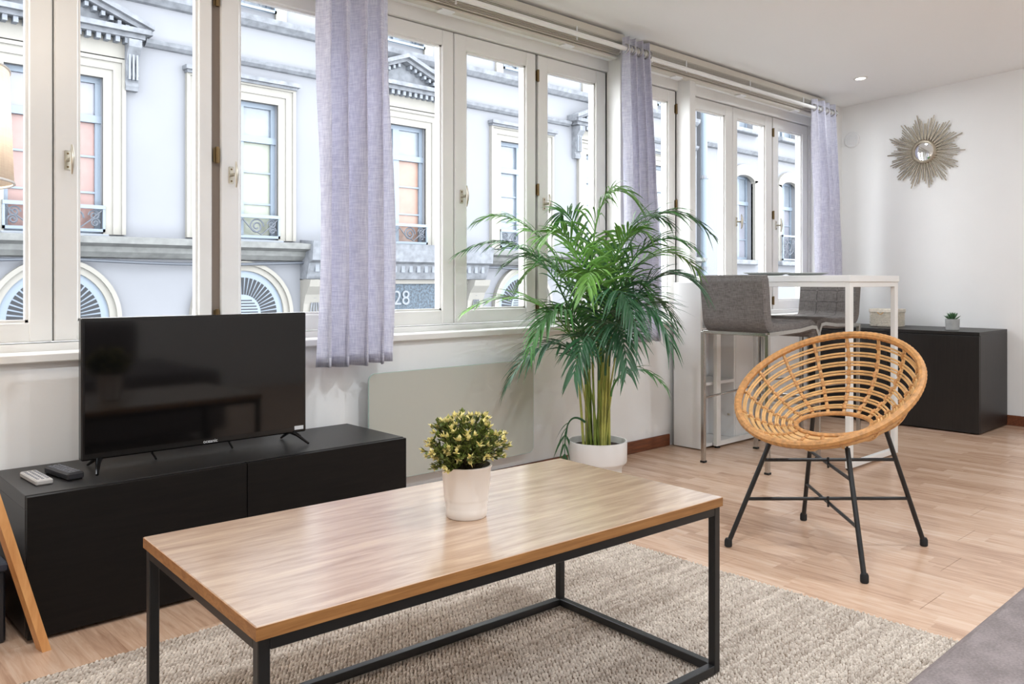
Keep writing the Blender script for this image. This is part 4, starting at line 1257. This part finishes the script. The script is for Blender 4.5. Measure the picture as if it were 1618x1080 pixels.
# ---- bar stools
def stool(label, loc, rz):
    t = thing('bar_stool', label, 'stool', loc, rz, 'grey upholstered bar stools')
    hw, q = .190, .0105
    for sy_ in (-1, 1):
        y = sy_*(hw-.004)
        # back leg, slightly raked
        MB().box((-.262-q, y-q, .004), (-.262+q, y+q, .69), .002).build('leg', M['chrome'], t, world=False)
        pts = [(.262, y, .004), (.258, y, .60), (.25, y, .67), (.225, y, .708), (.18, y, .712), (.05, y, .699), (-.26, y, .69)]
        MB().tube(pts, .0135, 4).build('side_frame', M['chrome'], t, world=False)
        for x in (-.262, .262):
            MB().box((x-.0125, y-.0125, 0), (x+.0125, y+.0125, .010)).build('foot_cap', M['rubber'], t, world=False)
        MB().tube([(-.262, y, .34), (.262, y, .36)], .0055, 8).build('side_rail', M['chrome'], t, world=False)
    MB().tube([(.262, -hw, .29), (.262, hw, .29)], .009, 10).build('foot_rest', M['chrome'], t, world=False)
    MB().box((-.272, -hw+.006, .680), (-.250, hw-.006, .698), .002).build('back_rail', M['chrome'], t, world=False)
    # upholstery: one shell, seat rolling up into the backrest
    def prof(s):      # centre line of the padding, x/z, from front edge to top of back
        if s < .12:
            a = s/.12; return Vector((.245-.03*a*a, 0, .655+.06*a))
        if s < .52:
            a = (s-.12)/.40; return Vector((.215-.40*a, 0, .722-.010*math.sin(PI*a)-.008*a))
        if s < .66:
            a = (s-.52)/.14*PI/2; return Vector((-.185-.065*math.sin(a), 0, .779-.065*math.cos(a)))
        a = (s-.66)/.34; return Vector((-.25-.028*a, 0, .779+.205*a))
    n, mm = 60, 16
    outer, inner = [], []
    rows = []
    for i in range(n+1):
        s = i/n; p = prof(s); d = (prof(min(1, s+.01))-prof(max(0, s-.01))).normalized()
        nr_ = Vector((d.z, 0, -d.x))
        if s < .5: nr_ = Vector((d.z, 0, -d.x))
        th = .030 if .06 < s < .97 else .018
        rows.append((p, nr_, th))
    vs = []; fs = []
    m = MB()
    def cross(i):
        p, nr_, th = rows[i]
        out = []
        yw = hw-.002
        for (a, b) in ((-1, -.6), (-1, .6), (-.95, 1), (-.5, 1), (0, 1), (.5, 1), (.95, 1), (1, .6), (1, -.6), (.95, -1), (.5, -1), (0, -1), (-.5, -1), (-.95, -1)):
            tt = th*b
            q_ = p+nr_*tt; out.append((q_.x, a*yw, q_.z))
        return out
    k = 14
    for i in range(n+1): vs += cross(i)
    for i in range(n):
        for j in range(k):
            l = (j+1) % k; fs.append((i*k+j, i*k+l, (i+1)*k+l, (i+1)*k+j))
    fs.append(tuple(range(k))); fs.append(tuple(n*k+j for j in reversed(range(k))))
    m.add(vs, fs)
    sh = m.build('upholstery', M['stool_fabric'], t, smooth=50, world=False)
    # quilting seams and buttons on the sitting side
    def surf(s, y, lift):
        i = int(s*n); p, nr_, th = rows[i]
        q_ = p+nr_*(th+lift); return Vector((q_.x, y, q_.z))
    btn = []
    for s in (.26, .40, .74, .86):
        for y in (-.065, .065):
            c = surf(s, y, .0); p, nr_, th = rows[int(s*n)]
            btn.append((c, nr_))
            b = MB(); b.tube([c-nr_*.004, c+nr_*.001, c+nr_*.003], [.009, .009, .005], 10)
            b.build('button', M['stool_fabric'], sh, smooth=40, world=False)
    dark = M['seam']
    for y in (-.065, .065):
        pts = [surf(s/100, y, -.0005) for s in range(14, 97, 2)]
        MB().tube(pts, .0016, 5).build('seam', dark, sh, world=False)
    for s in (.26, .40, .74, .86):
        MB().tube([surf(s, -hw+.012, -.0005), surf(s, hw-.012, -.0005)], .0016, 5).build('seam', dark, sh, world=False)
    return t
M['seam'] = plain('dark_seam', srgb(66, 62, 62), .9)
stool('grey tweed bar stool seen from behind, nearest the palm', (3.945, 2.29, 0), 0)
stool('grey tweed bar stool with buttoned back on the far side of the bar table', (4.70, 2.41, 0), PI)

# ---- sideboard
KX0, KX1, KY0, KY1, KZ = 5.58, 6.12, 1.745, 2.86, .638
t = thing('sideboard', 'black-brown two-door sideboard against the end wall', 'sideboard', ((KX0+KX1)/2, (KY0+KY1)/2, 0))
MB().box((KX0+.002, KY0, KZ-.022), (KX1, KY1, KZ), .0015).build('top_panel', M['black_wood_v'], t)
for y in (KY0, KY1-.02): MB().box((KX0+.02, y, .008), (KX1, y+.02, KZ-.022), .001).build('side_panel', M['black_wood_v'], t)
MB().box((KX0+.02, KY0+.02, .01), (KX1, KY1-.02, .03)).build('bottom_panel', M['black_wood_v'], t)
MB().box((KX1-.01, KY0+.02, .03), (KX1-.002, KY1-.02, KZ-.022)).build('back_panel', M['black_wood_v'], t)
ym = (KY0+KY1)/2
for a, b in ((KY0+.001, ym-.0015), (ym+.0015, KY1-.001)):
    MB().box((KX0, a, .008), (KX0+.018, b, KZ-.025), .0012).build('door', M['black_wood_v'], t)
for x in (KX0+.05, KX1-.05):
    for y in (KY0+.05, KY1-.05): MB().lathe([(.018, 0), (.018, .010)], (x, y, 0), 12, True, True).build('foot', M['rubber'], t)

# ---- woven box on the sideboard
bx0, bx1, by0, by1, bz = 5.82, 5.96, 2.345, 2.525, KZ
t = thing('wicker_box', 'small whitewashed wicker box with lid on the sideboard', 'basket', ((bx0+bx1)/2, (by0+by1)/2, KZ))
MB().box((bx0+.006, by0+.006, bz), (bx1-.006, by1-.006, bz+.095)).build('lining', M['wicker'], t)
wv = MB()
for r_ in range(10):
    z = bz+.006+r_*.0095; pts = []
    per = [(bx0, by0), (bx1, by0), (bx1, by1), (bx0, by1)]
    for e in range(4):
        a = per[e]; b = per[(e+1) % 4]; L_ = math.hypot(b[0]-a[0], b[1]-a[1]); nn = 16
        nx, ny = (b[1]-a[1])/L_, -(b[0]-a[0])/L_
        for i in range(nn):
            f = i/nn; w = .0035*(1 if (i+r_) % 2 else -1)
            pts.append((a[0]+(b[0]-a[0])*f+nx*w, a[1]+(b[1]-a[1])*f+ny*w, z))
    wv.tube(pts, .0046, 5, closed=True)
wv.build('woven_sides', M['wicker'], t, smooth=True)
MB().box((bx0-.008, by0-.008, bz+.097), (bx1+.008, by1+.008, bz+.124), .004).build('lid', M['wicker'], t)
MB().tube([(bx0-.01+.0, by0+.085+.04*i/8, bz+.100-.014*math.sin(PI*i/8)) for i in range(9)], .003, 6).build('loop_handle', M['rattan'], t)

# ---- succulent
ux, uy = 5.74, 1.955
t = thing('potted_succulent', 'tiny succulent in a pale concrete pot on the sideboard', 'plant', (ux, uy, KZ))
MB().lathe([(.037, 0), (.040, .003), (.043, .072), (.038, .072), (.036, .055)], (ux, uy, KZ), 24).build('pot', M['concrete'], t, smooth=40)
MB().lathe([(.037, .060), (.0001, .063)], (ux, uy, KZ), 20, False).build('soil', M['soil'], t)
rnd = random.Random(2)
for ringk, (nn, ln, el) in enumerate(((7, .058, .45), (6, .055, .9), (4, .05, 1.25))):
    for k in range(nn):
        a = 2*PI*(k+.5*ringk)/nn+rnd.uniform(-.15, .15)
        d = Vector((math.cos(a)*math.cos(el), math.sin(a)*math.cos(el), math.sin(el)))
        b0 = Vector((ux, uy, KZ+.062))
        MB().tube([b0, b0+d*ln*.35, b0+d*ln*.75+Vector((0, 0, .003)), b0+d*ln+Vector((0, 0, .007))], [.005, .0082, .006, .0006], 6, flat=.55).build('leaf', M['succulent'], t, smooth=True)

# ---- sunburst mirror on the end wall
MY, MZ = 2.273, 1.878
t = thing('sunburst_mirror', 'round sunburst mirror with thin champagne rays on the end wall', 'mirror', (XR, MY, MZ))
def xlathe(prof, n=40):
    m = MB(); vs = [(XR-d, MY+r*math.cos(2*PI*k/n), MZ+r*math.sin(2*PI*k/n)) for (r, d) in prof for k in range(n)]
    fs = [(i*n+k, i*n+(k+1) % n, (i+1)*n+(k+1) % n, (i+1)*n+k) for i in range(len(prof)-1) for k in range(n)]
    return m.add(vs, fs)
xlathe([(.0001, .030), (.02, .0296), (.04, .028), (.055, .0258), (.066, .023)]).build('mirror_glass', M['mirror'], t, smooth=True)
xlathe([(.090, .0), (.092, .012), (.086, .024), (.076, .031), (.066, .031), (.064, .022)]).build('ring', M['champagne'], t, smooth=True)
rm = {}
rnd = random.Random(4)
NRAY = 96
for k in range(NRAY):
    a = 2*PI*k/NRAY
    base_r = [.262, .235, .215, .195, .205, .225, .24][k % 7]*rnd.uniform(.96, 1.05)
    key = round(base_r, 2)
    if key not in rm:
        rm[key] = MB().box((-.003, .07, -.0028), (.003, key, .0028), .0004).mesh('ray', M['champagne'])
    o = put('ray', rm[key], t, (XR-.010-.006*(k % 3), MY, MZ), world=True)
    o.rotation_euler = (0, 0, 0)
    o.rotation_euler = Euler((a, 0, 0))
